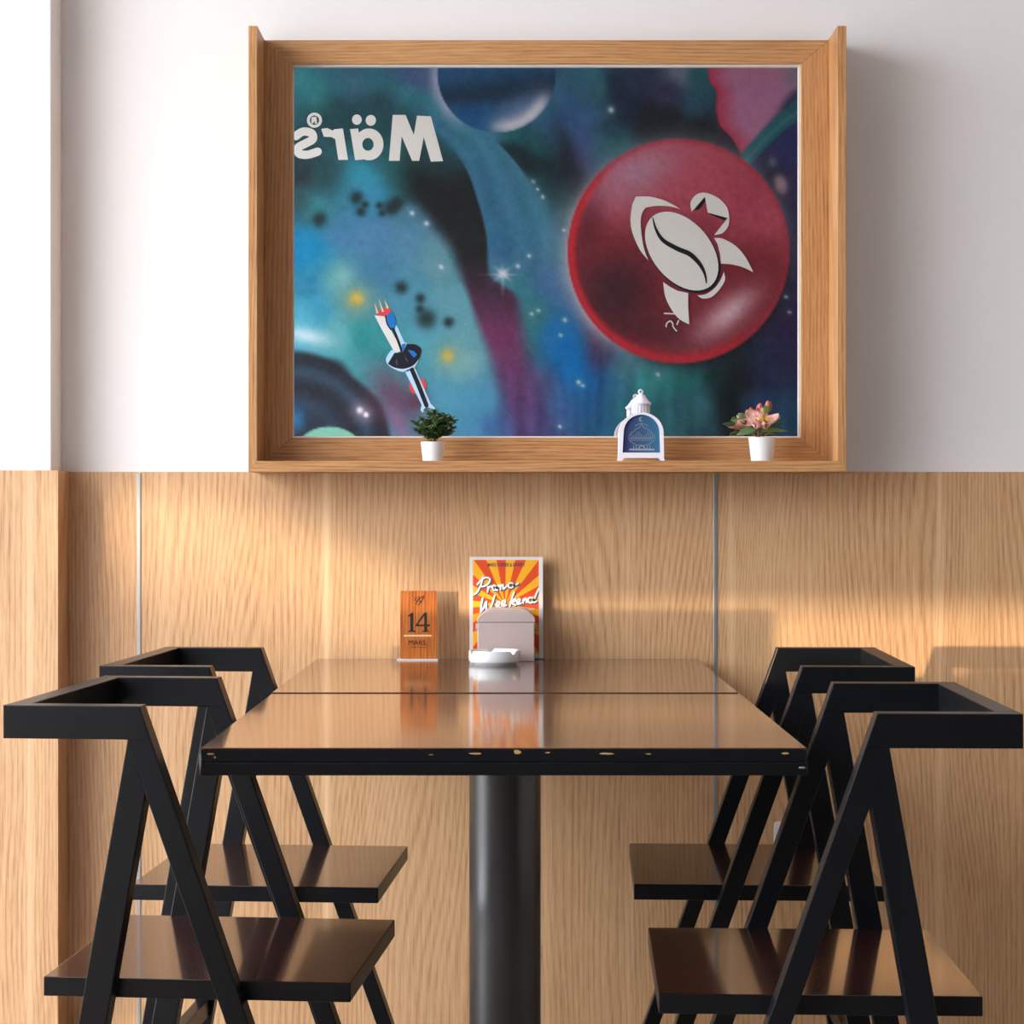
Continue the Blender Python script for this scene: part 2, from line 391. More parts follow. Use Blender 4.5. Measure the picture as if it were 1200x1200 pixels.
def blob(x, y, rx, ry, col, a=1.0, rot=0.0, p=1.0):
    c, s = math.cos(R(rot)), math.sin(R(rot)); u = ((xx - x) * c + (yy - y) * s) / rx; v = (-(xx - x) * s + (yy - y) * c) / ry
    lay(a * np.exp(-((u * u + v * v) ** p)), col)
def curve_x(pts):                 # x of a hand drawn edge as a function of y
    p = sorted(catmull(pts, 8), key=lambda t: t[1]); return np.interp(yy, [t[1] for t in p], [t[0] for t in p])
def curve_y(pts):
    p = sorted(catmull(pts, 8), key=lambda t: t[0]); return np.interp(xx, [t[0] for t in p], [t[1] for t in p])
# black crescent with magenta tail
er = curve_x([(500, 150), (520, 163), (545, 195), (560, 235), (570, 275), (574, 320), (590, 335), (606, 350), (614, 400), (628, 450), (645, 520)])
el = curve_x([(470, 150), (478, 190), (486, 225), (512, 262), (532, 290), (544, 325), (560, 372), (576, 412), (592, 460), (606, 520)])
soft_l = np.interp(yy, [270, 350, 520], [22, 7, 26]); soft_r = np.interp(yy, [290, 350, 520], [1.8, 8, 28])
band = sm(-soft_l, soft_l * .5, xx - el) * (1 - sm(-soft_r, soft_r, xx - er)) * sm(160, 215, yy)
t = np.clip((yy - 300) / 90, 0, 1)[..., None]; t2 = np.clip((yy - 400) / 110, 0, 1)[..., None]
bc = (np.array([24, 24, 27]) * (1 - t) + np.array([104, 44, 84]) * t) * (1 - t2) + np.array([74, 58, 108]) * t2
img = img * (1 - band[..., None] * .97) + bc * band[..., None] * .97
# broad teal ribbon sweeping down right of the crescent
rr2 = curve_x([(500, 60), (540, 130), (575, 160), (588, 172), (604, 190), (622, 214), (642, 246), (655, 285), (664, 330), (668, 380)])
rm2 = sm(-2, 3, xx - er) * (1 - sm(-6, 10, xx - rr2)) * sm(92, 150, yy) * (1 - sm(280, 345, yy)); fr2 = np.clip((xx - er) / np.maximum(rr2 - er, 8), 0, 1)[..., None]
rc2 = np.array([46, 96, 130]) * (1 - fr2) + np.array([62, 116, 142]) * fr2
rc2 = rc2 + 7 * np.sin((xx - er) * .22 + lowfreq(60, 41))[..., None] * np.array([.5, .8, 1.])
img = img * (1 - .8 * rm2[..., None]) + rc2 * .8 * rm2[..., None]
# veils hanging down in the lower right
vs_ = np.sin(xx * .16 + 2 * lowfreq(80, 44)) * .6 + np.sin(xx * .37 + 1.5 * lowfreq(70, 45)) * .4
img *= (1 + .09 * vs_ * sm(400, 450, yy) * sm(560, 600, xx))[..., None]
# dark arch over the lettering with a teal outer rim
ar_ = np.hypot((xx - 425) / 1.18, yy - 215.0); lay(np.exp(-((ar_ - 82) / 22) ** 2) * (1 - sm(190, 230, yy)) * .55 * (1 - sm(-4, 6, xx - er)), (26, 62, 68)); lay(np.exp(-((ar_ - 116) / 12) ** 2) * (1 - sm(150, 200, yy)) * .5, (48, 112, 124))
# teal ribbon edge / dark pocket right of it
rb = curve_x([(575, 160), (588, 172), (604, 190), (622, 214), (640, 242)])
lay(sm(-1.5, 2, xx - rb) * (1 - sm(15, 42, xx - rb)) * sm(160, 176, yy) * (1 - sm(196, 214, yy)) * .85, (22, 36, 42))
blob(668, 190, 11, 48, (26, 32, 42), .8, -18)
blob(672, 410, 17, 42, (0, 98, 164), .85, -12)
blob(700, 402, 13, 30, (66, 46, 80), .7, 8)
blob(857, 470, 8, 60, (12, 20, 26), .85, 4)
# dark spots, warm suns
for x, y, r in ((374, 257, 9), (423, 248, 6), (428, 240, 4.5), (418, 232, 8), (445, 241, 4.5), (448, 250, 4), (458, 244, 9), (465, 238, 8), (470.5, 337, 7.5), (492.5, 350, 6), (499.5, 373.5, 12), (526, 377.5, 6.5), (492, 362, 5)):
    blob(x, y, r, r, (26, 42, 46), .92, p=1.3)
for x, y, r in ((418, 350, 9), (525, 417, 8)):
    blob(x, y, r * 2.2, r * 2.2, (130, 150, 120), .6); blob(x, y, r * .9, r * .9, (204, 164, 62), .95)
blob(402, 324, 14, 10, (130, 175, 175), .5); blob(550, 420, 22, 12, (120, 165, 165), .5)
# top planet
pr = np.hypot(xx - 582, yy - 86); ang = np.arctan2(yy - 86, xx - 582)
lay(np.exp(-((pr - 70) / 9) ** 2) * sm(1.9, 2.6, np.abs(ang)) * .9, (150, 154, 182))
ins = 1 - sm(68.5, 70.5, pr)
pc = np.zeros_like(img); pc[:] = (34, 76, 116)
dk = np.exp(-((yy - (108 - (xx - 582) * .12)) / 17) ** 2)[..., None]; pc = pc * (1 - .8 * dk) + np.array([24, 40, 58]) * .8 * dk
lw = (sm(112, 135, yy) * (xx < 575))[..., None]; pc = pc * (1 - lw * .7) + np.array([18, 74, 122]) * lw * .7
cr_ = np.exp(-((pr - 63) / 9.5) ** 2) * np.exp(-((ang - 1.02) / .62) ** 4); pc = pc * (1 - cr_[..., None]) + np.array([206, 202, 206]) * cr_[..., None]
cr2 = np.exp(-((pr - 50) / 16) ** 2) * np.exp(-((ang - 1.05) / .6) ** 2) * .5; pc = pc * (1 - cr2[..., None]) + np.array([120, 130, 165]) * cr2[..., None]
img = img * (1 - ins[..., None]) + pc * ins[..., None]
# rose cloud, stem
le = curve_x([(826, 60), (829, 80), (831, 95), (839, 108), (839, 130), (844, 148), (858, 163), (868, 182)])
re_ = curve_x([(960, 60), (944, 95), (925, 112), (908, 140), (888, 165), (872, 182)])
rm = sm(-1.2, 1.8, xx - le) * (1 - sm(-10, 8, xx - re_)) * (1 - sm(176, 184, yy))
e_ = np.clip((xx - le) / 26, 0, 1)[..., None] ** .8; rc = np.array([166, 42, 70]) * (1 - e_) + np.array([162, 106, 138]) * e_
g_ = sm(905, 940, xx)[..., None] * (1 - sm(85, 120, yy))[..., None]; rc = rc * (1 - g_) + np.array([116, 116, 126]) * g_
img = img * (1 - rm[..., None]) + rc * rm[..., None]
sy = curve_y([(850, 208), (874, 186), (900, 158), (925, 136), (950, 122), (990, 108)])
sd_ = (yy - sy); lay((1 - sm(9, 16, np.abs(sd_))) * sm(862, 876, xx) * .95, (36, 92, 100)); lay(np.exp(-((sd_ - 2) / 3) ** 2) * sm(866, 880, xx) * .5, (74, 122, 134))
blob(906, 212, 13, 20, (24, 22, 28), .9, -25); blob(915, 216, 8, 12, (150, 122, 132), .95, -18, 1.6); blob(905, 190, 5, 6, (110, 112, 130), .7)
# lower left dark world
dr = np.hypot((xx - 345) / 1.02, (yy - 520)); blob(360, 394, 30, 10, (200, 212, 218), .8, 12)
dm = 1 - sm(106, 116, dr + 3 * lowfreq(30, 9)); lay(dm, (30, 32, 42))
lay(dm * np.exp(-((dr - 84) / 9) ** 2) * .55, (52, 84, 108)); lay(dm * np.exp(-((dr - 48) / 13) ** 2) * .5, (44, 66, 92)); blob(346, 492, 12, 16, (40, 110, 160), .8)
blob(462, 466, 26, 46, (98, 42, 68), .75, -32); blob(488, 470, 12, 14, (84, 32, 50), .7); blob(468, 498, 9, 26, (138, 92, 128), .7, -28); blob(505, 508, 9, 8, (40, 40, 60), .8)
gr_ = np.hypot((xx - 386) / 40, (yy - 531) / 31); lay(1 - sm(.96, 1.03, gr_), (112, 172, 152)); lay((1 - sm(.7, .9, np.hypot((xx - 390) / 36, (yy - 533) / 27))) * .7, (66, 148, 150))
for x, y, r in ((422, 481, 4), (429, 486, 3)): blob(x, y, r * 3, r * 3, (150, 130, 150), .5); blob(x, y, r, r, (240, 232, 240), .95, p=1.5)
# red disk
q_ = np.hypot((xx - 795) / 130.0, (yy - 294.5) / 131.5); an = np.arctan2(yy - 294.5, xx - 795)
halo = np.exp(-np.clip(q_ - 1, 0, 9) / .075) * (.35 + .55 * sm(-.2, 1.0, -np.cos(an + .55))) ; halo *= 1 - .9 * np.exp(-((an - 1.2) / .9) ** 4)
lay(np.clip(halo, 0, .8) * (q_ > .97), (166, 160, 166))
lay(np.exp(-np.clip(q_ - 1, 0, 9) / .06) * np.exp(-((an - 1.0) / 1.0) ** 4) * .8 * (q_ > .97), (16, 16, 22))
dc = np.zeros_like(img); dc[:] = (116, 38, 48)
def dl(mask, col):
    global dc
    dc = dc * (1 - mask[..., None]) + np.asarray(col, float) * mask[..., None]
u_ = (yy - 294) + (xx - 795) * -.18
dl(1 - sm(-70, 10, u_ + 6 * lowfreq(30, 12)), (172, 76, 92))
def dblob(x, y, rx, ry, col, a, rot=0, p=1):
    c, s = math.cos(R(rot)), math.sin(R(rot)); u = ((xx - x) * c + (yy - y) * s) / rx; v = (-(xx - x) * s + (yy - y) * c) / ry
    dl(a * np.exp(-((u * u + v * v) ** p)), col)
dblob(740, 206, 56, 25, (170, 130, 154), .9, -28); dblob(720, 225, 34, 26, (166, 92, 110), .5)
dblob(880, 230, 34, 46, (158, 58, 80), .7, 30); dblob(700, 292, 60, 16, (122, 40, 50), .7, 24); dblob(722, 345, 44, 46, (56, 28, 36), .95, 30, 1.3); dblob(760, 385, 60, 22, (70, 28, 36), .7, 14)
dblob(690, 268, 16, 40, (88, 30, 40), .7, 12); dblob(860, 330, 60, 40, (122, 36, 48), .6)
dblob(850, 370, 46, 20, (176, 128, 140), .85, -38); dblob(856, 365, 28, 10, (200, 166, 176), .8, -40)
rim = sm(.90, .97, q_) * sm(-.1, .5, np.cos(an - 2.5)); dl(np.clip(rim, 0, 1) * .95, (196, 34, 44))
dl(sm(.86, .98, q_) * np.exp(-((an - 1.55) / .75) ** 4) * .9, (166, 34, 46)); dl(sm(.93, 1.0, q_) * .6, (160, 44, 58))
dl(np.clip(lowfreq(5, 20), -1, 1) ** 2 * .06, (60, 20, 30))
ins = 1 - sm(.992, 1.008, q_); img = img * (1 - ins[..., None]) + dc * ins[..., None]
# stars
stars = [(716, 129, 3), (589, 321, 5.5), (625, 213, 1.5), (630, 222, 1.5), (636, 231, 1.8), (620, 300, 2), (607, 312, 2.2), (483, 250, 2.5), (500, 262, 2.8), (517, 313, 2.5), (623, 368, 1.6), (631, 364, 1.6), (657, 393, 1.6), (662, 375, 2), (678, 448, 2.2), (683, 452, 1.6), (656, 500, 1.8), (771, 439, 1.8), (921, 348, 1.4), (925, 366, 1.3), (661, 270, 1.6)]
for x, y, r in stars: blob(x, y, r * 2.6, r * 2.6, (110, 140, 160), .35); blob(x, y, r, r, (214, 220, 224), .85)
blob(589, 322, 15, 1.2, (170, 180, 195), .7); blob(589, 328, 1.2, 15, (170, 180, 195), .7); blob(589, 321, 11, 1.4, (200, 200, 210), .6, 40); blob(589, 321, 11, 1.4, (200, 200, 210), .6, -40)
img += 2.2 * rng.standard_normal(img.shape[:2])[..., None] + 2.0 * lowfreq(7, 31)[..., None]
img = np.clip(img, 2, 250) / 255

lin = np.where(img <= .04045, img / 12.92, ((img + .055) / 1.055) ** 2.4)
MK = 0.81                          # print albedo relative to the tones seen in the mirror
lin = np.clip(lin * MK, 0, .9)
ny, nx = xx.shape
VX, VZ = (xx - CX) / MPX, EYE + (CY - yy) / MPX
co = np.stack([VX, np.full_like(VX, MUY), VZ], -1).reshape(-1, 3)
idx = np.arange(nx * ny).reshape(ny, nx)
fc = np.stack([idx[:-1, :-1], idx[1:, :-1], idx[1:, 1:], idx[:-1, 1:]], -1).reshape(-1, 4)
me = bpy.data.meshes.new('mural_paint'); me.vertices.add(len(co)); me.vertices.foreach_set('co', co.ravel())
me.loops.add(len(fc) * 4); me.loops.foreach_set('vertex_index', fc.ravel().astype(np.int32)); me.polygons.add(len(fc))
me.polygons.foreach_set('loop_start', np.arange(0, len(fc) * 4, 4, dtype=np.int32)); me.update(calc_edges=True); me.validate()
at = me.color_attributes.new('paint', 'FLOAT_COLOR', 'POINT')
at.data.foreach_set('color', np.concatenate([lin.reshape(-1, 3), np.ones((nx * ny, 1))], 1).astype(np.float32).ravel())
q = NT('airbrushed_mural'); an_ = q.n('ShaderNodeAttribute', attribute_name='paint'); q.l(an_.outputs['Color'], q.b.inputs['Base Color']); q.val(q.b, Roughness=0.7)
q.b.inputs['Specular IOR Level'].default_value = 0.2; me.materials.append(q.m)
mural = thing('wall_mural', 'space mural with red planet painted across the wall opposite the mirror', 'mural', (0, 0, 0))
link(bpy.data.objects.new('painted_ground', me), mural)
def mcol(name, c): return plain(name, tuple(min(.95, v * MK) for v in s2l(c)), 0.7, var=0.02, spec=0.2)
mw = mcol('mural_white', (216, 212, 210)); mk_ = mcol('mural_black', (26, 26, 34)); mb = mcol('mural_blue', (24, 112, 190)); mr_ = mcol('mural_red', (206, 66, 76)); ml = mcol('mural_pale_blue', (176, 206, 232)); my_ = mcol('mural_flame', (226, 190, 140)); mg = mcol('mural_grey', (58, 62, 84))
def mpoly(name, polys, mat, dy=0.002, parent=mural):
    bm = bmesh.new()
    for p in polys: poly_bm(bm, [mu(*t) for t in p], MUY + dy)
    return mk(name, bm, mat, parent, recalc=False)
def mstroke(name, strokes, wd, mat, dy=0.002, smooth=True, parent=mural, taper=None):
    bm = bmesh.new()
    for s in strokes: ribbon_bm(bm, [mu(*t) for t in s], wd / MPX, MUY + dy, smooth, taper)
    return mk(name, bm, mat, parent, recalc=False)
z1 = lambda pts: [(340 + x / 6, 70 + y / 6) for x, y in pts]
# lettering (read the right way round from inside the room)
mpoly('letter_m', [z1([(722, 390), (812, 390), (870, 530), (893, 395), (990, 400), (1076, 715), (990, 718), (940, 545), (908, 712), (858, 712), (785, 540), (770, 712), (695, 712)])], mw)
la = mpoly('letter_a', [z1([(422, 490), (478, 485), (525, 702), (458, 708)])], mw)
bm = bmesh.new()
o_ = z1(ellipse(555, 597, 102, 112, 36)); i_ = z1(ellipse(548, 597, 40, 45, 36))
vo = [bm.verts.new((mu(*p)[0], MUY + .0026, mu(*p)[1])) for p in o_]; vi = [bm.verts.new((mu(*p)[0], MUY + .0026, mu(*p)[1])) for p in i_]
for k in range(36): bm.faces.new((vo[k], vo[(k + 1) % 36], vi[(k + 1) % 36], vi[k]))
mk('letter_bowl', bm, mw, la, recalc=False)
mpoly('letter_dot', [z1(ellipse(470, 423, 34, 36))], mw, parent=la); mpoly('letter_dot', [z1(ellipse(568, 428, 36, 38))], mw, parent=la)
mpoly('letter_r', [z1([(312, 490), (372, 485), (408, 705), (340, 706), (318, 560), (290, 545), (238, 543), (220, 488), (262, 482), (300, 500)])], mw)
mstroke('letter_s', [z1([(40, 540), (90, 508), (150, 518), (160, 560), (110, 590), (58, 620), (62, 660), (120, 670), (195, 648)])], 58 / 6, mw)
bm = bmesh.new(); rg = [mu(*p) for p in z1(ellipse(172, 427, 43, 43, 30, close=True))]; ribbon_bm(bm, rg, 20 / 6 / MPX, MUY + .002, False)
rr = mk('registered_mark', bm, mw, mural, recalc=False); mpoly('registered_letter', [z1([(152, 405), (185, 402), (190, 452), (176, 452), (172, 432), (160, 452), (150, 446)])], mw, parent=rr)
# bean rocket emblem
z5 = lambda pts: [(720 + x / 6, 200 + y / 6) for x, y in pts]
em = mpoly('emblem_bean', [z5(ellipse(472, 567, 318, 205, 44, R(50)))], mw, .004)
mpoly('emblem_shadow', [z5(ellipse(482, 582, 322, 208, 44, R(50)))], mk_, .003, em)
mstroke('bean_crease', [z5([(268, 330), (290, 410), (340, 490), (440, 550), (530, 590), (600, 660), (635, 730), (645, 795)])], 34 / 6, mk_, .005, True, em, (.15, 1.0, True))
mpoly('emblem_wing', [z5([(150, 185)] + catmull([(150, 185), (250, 185), (360, 215), (460, 270)], 5)[1:] + catmull([(460, 270), (380, 252), (290, 250), (218, 262)], 5)[1:] + catmull([(218, 262), (190, 310), (185, 400), (205, 540), (238, 632)], 5)[1:] + catmull([(238, 632), (180, 560), (130, 450), (112, 350), (125, 240)], 5)[1:])], mw, .0045, em)
mpoly('emblem_fin', [z5(catmull([(700, 475), (760, 480), (850, 530), (920, 610), (975, 715)], 5) + catmull([(975, 715), (900, 680), (820, 660), (748, 655)], 5)[1:] + [(742, 590), (725, 520)])], mw, .0045, em)
mpoly('emblem_fin', [z5(catmull([(342, 785), (355, 880), (390, 960), (450, 1040), (525, 1082)], 5) + [(518, 960), (518, 862), (440, 845), (385, 815)])], mw, .0045, em)
mpoly('emblem_flame', [z5(catmull([(582, 878), (640, 870), (700, 830), (745, 770), (768, 715)], 6) + catmull([(768, 715), (776, 770), (735, 840), (680, 890), (620, 900), (582, 878)], 6)[1:-1])], mw, .0045, em)
cap = mpoly('emblem_nose', [z5(catmull([(542, 290), (535, 225), (575, 170), (640, 158), (730, 195), (790, 260), (806, 330)], 5) + catmull([(806, 330), (800, 390), (760, 440), (700, 455)], 5)[1:] + [(795, 335), (655, 297), (635, 185)])], mw, .0045, em)
mpoly('nose_shadow', [z5([(560, 285), (635, 185), (640, 215), (595, 270)]), z5([(655, 297), (795, 335), (770, 350), (680, 312)])], mk_, .0048, cap)
for st in ([(778.5, 367.5), (791, 368)], [(793, 380.5), (795, 376)], [(780.5, 383), (781, 379.5), (785, 376.5), (788, 379), (788.5, 383), (792.5, 388)]): mstroke('painted_mark', [st], 1.5, mw, .006)
# rocket pointing at the plant
z6 = lambda pts: [(400 + x / 7.056, 330 + y / 7.056) for x, y in pts]
rk = mpoly('rocket_hull', [z6([(275, 280), (370, 290), (410, 400), (505, 575), (440, 585), (340, 405)])], mw)
mpoly('rocket_flank', [z6([(455, 355), (520, 500), (545, 510), (520, 575), (495, 545), (440, 400)])], ml, parent=rk)
mstroke('rocket_seam', [z6([(425, 380), (470, 490), (505, 590)])], 3.0, mk_, .0025, parent=rk)
mpoly('rocket_canopy', [z6([(372, 290), (420, 245), (440, 290), (455, 350), (430, 388), (390, 370)])], mb, .0026, rk)
mstroke('rocket_canopy_rim', [z6([(366, 285), (380, 350), (410, 398)])], 1.6, mk_, .0027, parent=rk)
mpoly('rocket_exhaust', [z6([(290, 275), (330, 225), (375, 215), (418, 235), (370, 292)])], mr_, .0024, rk)
mstroke('rocket_flame', [z6([(300, 262), (278, 180)]), z6([(345, 250), (312, 145)]), z6([(385, 222), (360, 150)])], 2.0, my_, .0028, False, rk, (1.3, .1, False))
mpoly('rocket_dish_rim', [z6(catmull([(415, 565), (370, 640), (400, 700), (500, 745), (590, 725), (640, 650)], 6) + [(520, 600)])], ml, .003, rk)
mpoly('rocket_dish', [z6(catmull([(540, 518), (610, 520), (658, 555), (650, 620), (600, 690), (520, 722), (440, 712), (385, 680)], 6) + [(440, 590), (510, 585)])], mk_, .0032, rk)
mpoly('dish_panel', [z6([(548, 565), (600, 575), (628, 605), (600, 630)])], mb, .0036, rk); mpoly('dish_panel', [z6([(500, 520), (535, 510), (520, 560), (505, 590)])], mb, .0036, rk)
mpoly('dish_panel', [z6([(450, 650), (465, 640), (468, 695), (450, 690)])], mg, .0036, rk); mpoly('dish_panel', [z6([(525, 610), (545, 640), (550, 665), (530, 650)])], mg, .0036, rk)
mpoly('rocket_mast', [z6([(525, 740), (605, 705), (740, 1010), (775, 1045), (765, 1065), (725, 1040), (690, 1045), (675, 1085), (655, 1065), (665, 1020)])], ml, .003, rk)
mstroke('mast_core', [z6([(585, 730), (640, 860), (705, 1025)])], 5.2, mk_, .0034, False, rk)
mpoly('mast_pod', [z6(ellipse(590, 880, 26, 50, 18, R(-18)))], mr_, .0028, rk); mpoly('mast_pod', [z6(ellipse(672, 850, 30, 48, 18, R(-18)))], mr_, .0028, rk)

# ------------------------------------------------------------------ mirror in its oak box frame with ledge
FB, FFR = MY, -0.030               # back plane, front edge of the box
fx0, fx1, fz0, fz1 = -0.5378, 0.6744, 1.1399, 2.0440
ti, tb = 0.0178, 0.0225            # board thickness: sides, ledge
fr = thing('wall_mirror', 'large mirror in a deep oak box frame with a ledge, hung on the wall', 'mirror', ((fx0 + fx1) / 2, WYP, fz0))
ox, oy, oz = fr.location
L = lambda pts: [(x - ox, z - oz) for x, z in pts]
BK = 0.113
def fp(name, pts, y0, y1, mat, bev=0.0008, nob=()): return prism(name, L(pts), y0 - oy, y1 - oy, mat, fr, bev, nob)
fp('side_board', [(fx0, fz0), (fx0 + ti, fz0 + tb), (fx0 + ti, fz1), (fx0, fz1)], FFR, WYP, M['oakZ'])
fp('side_board', [(fx1, fz0), (fx1, fz1), (fx1 - ti, fz1), (fx1 - ti, fz0 + tb)], FFR, WYP, M['oakZ'])
fp('ledge_board', [(fx0, fz0), (fx1, fz0), (fx1 - ti, fz0 + tb), (fx0 + ti, fz0 + tb)], FFR, WYP - 0.0125, M['oakX'])
a0, a1, b0, b1 = fx0 + ti, fx1 - ti, fz0 + tb, fz1 - 0.002          # outer edge of the moulding
m0, m1, n0, n1_ = -0.4614, 0.5986, 1.2134, 1.9925                      # mirror opening
fp('moulding', [(a0, b0), (m0, n0), (m0, n1_), (a0, b1)], MY - 0.012, BK, M['oakZ'], 0.001)
fp('moulding', [(a1, b0), (a1, b1), (m1, n1_), (m1, n0)], MY - 0.012, BK, M['oakZ'], 0.001)
fp('moulding', [(a0, b0), (a1, b0), (m1, n0), (m0, n0)], MY - 0.012, BK, M['oakX'], 0.001)
fp('moulding', [(a0, b1), (m0, n1_), (m1, n1_), (a1, b1)], MY - 0.012, BK, M['oakX'], 0.001)
fp('mirror_glass', [(m0, n0), (m1, n0), (m1, n1_), (m0, n1_)], MY, BK - 0.004, M['mirror'], 0)
k = 0.0045
for pts in ([(m0, n1_), (m1, n1_), (m1, n1_ - k), (m0, n1_ - k)], [(m1 - k, n0), (m1, n0), (m1, n1_ - k), (m1 - k, n1_ - k)], [(m0, n0), (m1 - k, n0), (m1 - k, n0 + k * .7), (m0, n0 + k * .7)], [(m0, n0 + k * .7), (m0 + k * .45, n0 + k * .7), (m0 + k * .45, n1_ - k), (m0, n1_ - k)]):
    fp('edge_strip', pts, MY - 0.006, MY - 0.0002, M['strip'], 0)

# ------------------------------------------------------------------ tables
def make_table(name, label, x, y, wd, dp, zt, chips=()):
    t = thing(name, label, 'table', (x, y, FZ), 0, 'cafe tables pushed together at the wall')
    z = zt - FZ; h = wd / 2
    bm = bmesh.new(); bbox(bm, -h, h, 0, dp, z - 0.0022, z, 0.0008, 1); mk('table_top', bm, M['top'], t)
    e = box('edge_band', -h - 0.0004, h + 0.0004, -0.0004, dp + 0.0004, z - 0.0185, z - 0.0024, M['black'], t, 0.0015)
    for cx, cz, rx_, rz_ in chips:
        rr_ = random.Random(int(cx * 1e4))
        p = [(cx + rx_ * rr_.uniform(.6, 1) * math.cos(a * math.pi / 6), z - cz + rz_ * rr_.uniform(.6, 1) * math.sin(a * math.pi / 6)) for a in range(12)]
        prism('edge_chip', p, -0.0008, -0.0002, M['chip'], e)
    box('under_frame', -h - 0.0012, h + 0.0012, -0.0012, dp - 0.004, z - 0.0365, z - 0.0187, M['black'], t, 0.0022)
    cy = dp / 2; r = 0.0541
    lathe('column', [(0, 0.012), (r, 0.012), (r, z - 0.042), (0, z - 0.042)], M['blackmetal'], t, 48, 35, (0, cy, 0))
    fl = bmesh.new(); prism_bm(fl, [(-0.058, z - 0.046), (0.058, z - 0.046), (0.064, z - 0.0366), (-0.064, z - 0.0366)], cy - 0.1, cy + 0.1, 0.001); mk('mounting_plate', fl, M['blackmetal'], t)
    lathe('base_plate', [(0, 0), (0.235, 0), (0.24, 0.005), (0.23, 0.013), (0.07, 0.02), (0, 0.02)], M['blackmetal'], t, 48, 35, (0, cy, 0))
    return t
TX, TY = -0.0132, -1.4109
cs = [((px - 602) * 2.58 / F - TX, dz, rx_, rz_) for px, dz, rx_, rz_ in ((247, .008, .006, .0016), (252, .0125, .0018, .0016), (557, .0075, .010, .0016), (606, .0055, .0058, .0034), (642, .0062, .004, .001), (710, .0075, .012, .0019), (760, .008, .005, .0009), (920, .0072, .0055, .0019), (505, .009, .004, .0009))]
tA = make_table('cafe_table', 'dark wood topped cafe table with chipped black edge and round column', TX, TY, 0.80, 0.758, 0.75, cs)
tB = make_table('cafe_table', 'dark wood cafe table against the wall holding the poster and ashtray', -0.0150, TY + 0.7605, 0.797, 0.748, 0.7515)
tB.rotation_euler = (0, 0, -0.0022)
# worn corners
for sx in (-1, 1):
    bm = bmesh.new(); bmesh.ops.create_icosphere(bm, subdivisions=2, radius=0.0035)
    for v in bm.verts: v.co = Vector((v.co.x * (0.45 if sx < 0 else 1.6), v.co.y * .5, v.co.z * (3.4 if sx < 0 else .45)))
    o = mk('worn_corner', bm, M['scuff'], tA, True); o.location = (sx * 0.4 - (0.0 if sx < 0 else 0.006), -0.0006, 0.78 - (0.018 if sx < 0 else 0.026))

# ------------------------------------------------------------------ chairs
CW, CT = 0.4528, 0.0298
ZA, UC = 0.8098 - FZ, 0.1816
def make_chair(sg, label, loc, rz):
    c = thing('cafe_chair', label, 'chair', (loc[0], loc[1], FZ), rz, 'black angular cafe chairs around the tables')
    g = lambda pts: [(sg * u, z) for u, z in pts]
    zb = ZA - 0.0434; so_ = 0.352; uo = lambda z: UC + so_ * (ZA - z)      # outer edge of the front leg
    nk = 0.1655; jn = (0.1895, 0.695 - FZ)
    fi = lambda z: jn[0] + 0.359 * (jn[1] - z); ri = lambda z: jn[0] - 0.1755 * (jn[1] - z)
    ro = lambda z: nk - 0.1765 * (zb - z)
    for v0 in (0.0, CW - CT):
        y0, y1 = v0, v0 + CT
        prism('arm_rest', g([(0, ZA), (UC, ZA), (uo(zb), zb), (nk, zb), (nk - 0.006, zb), (0, zb)]), y0, y1, M['black'], c, 0.0016, (2,))
        prism('front_leg', g([(nk, zb), (uo(zb), zb), (uo(0), 0), (fi(0), 0), jn]), y0, y1, M['black'], c, 0.0016, (0, 4))
        prism('rear_leg', g([(nk, zb), jn, (ri(0), 0), (ro(0), 0)]), y0, y1, M['black'], c, 0.0016, (0,))
    bm = bmesh.new(); bbox(bm, min(0, sg * 0.029), max(0, sg * 0.029), CT, CW - CT, zb, ZA, 0.0012); mk('back_rest', bm, M['black'], c)
    # seat board: glossy stained top, black edges
    zs = 0.45 - FZ; s0, s1 = sorted((sg * 0.0441, sg * 0.4528))
    bm = bmesh.new(); bbox(bm, s0, s1, CT, CW - CT, zs - 0.0255, zs, 0.0016)
    bm.normal_update()
    for f in bm.faces: f.material_index = 1 if f.normal.z > 0.5 and f.calc_center_median().z > zs - 0.003 else 0
    mk('seat', bm, [M['black'], M['seat']], c)
    # cross rail between the rear legs
    zr = 0.15 - FZ
    for um, wdt in ((0.5 * (ro(zr) + ri(zr)), 0.022),):
        x0, x1 = sorted((sg * (um - wdt / 2), sg * (um + wdt / 2)))
        box('stretcher', x0, x1, CT, CW - CT, zr - 0.016, zr + 0.016, M['black'], c, 0.0012)
    return c
make_chair(1, 'black angular chair with dark red seat, calendar side of table, away from wall', (-0.6655, -1.4443), -0.0863)
make_chair(1, 'black angular chair with dark red seat, calendar side of table, next to wall', (-0.6738, -0.8159), -0.0681)
make_chair(-1, 'black angular chair with dark red seat, flowerpot side of table, away from wall', (0.6354, -1.555), -0.0346)
make_chair(-1, 'black angular chair with dark red seat, flowerpot side of table, next to wall', (0.6484, -0.8347), -0.0393)

# ------------------------------------------------------------------ things on the table
TZ = 0.7515
def dep(D): return CAMY + D
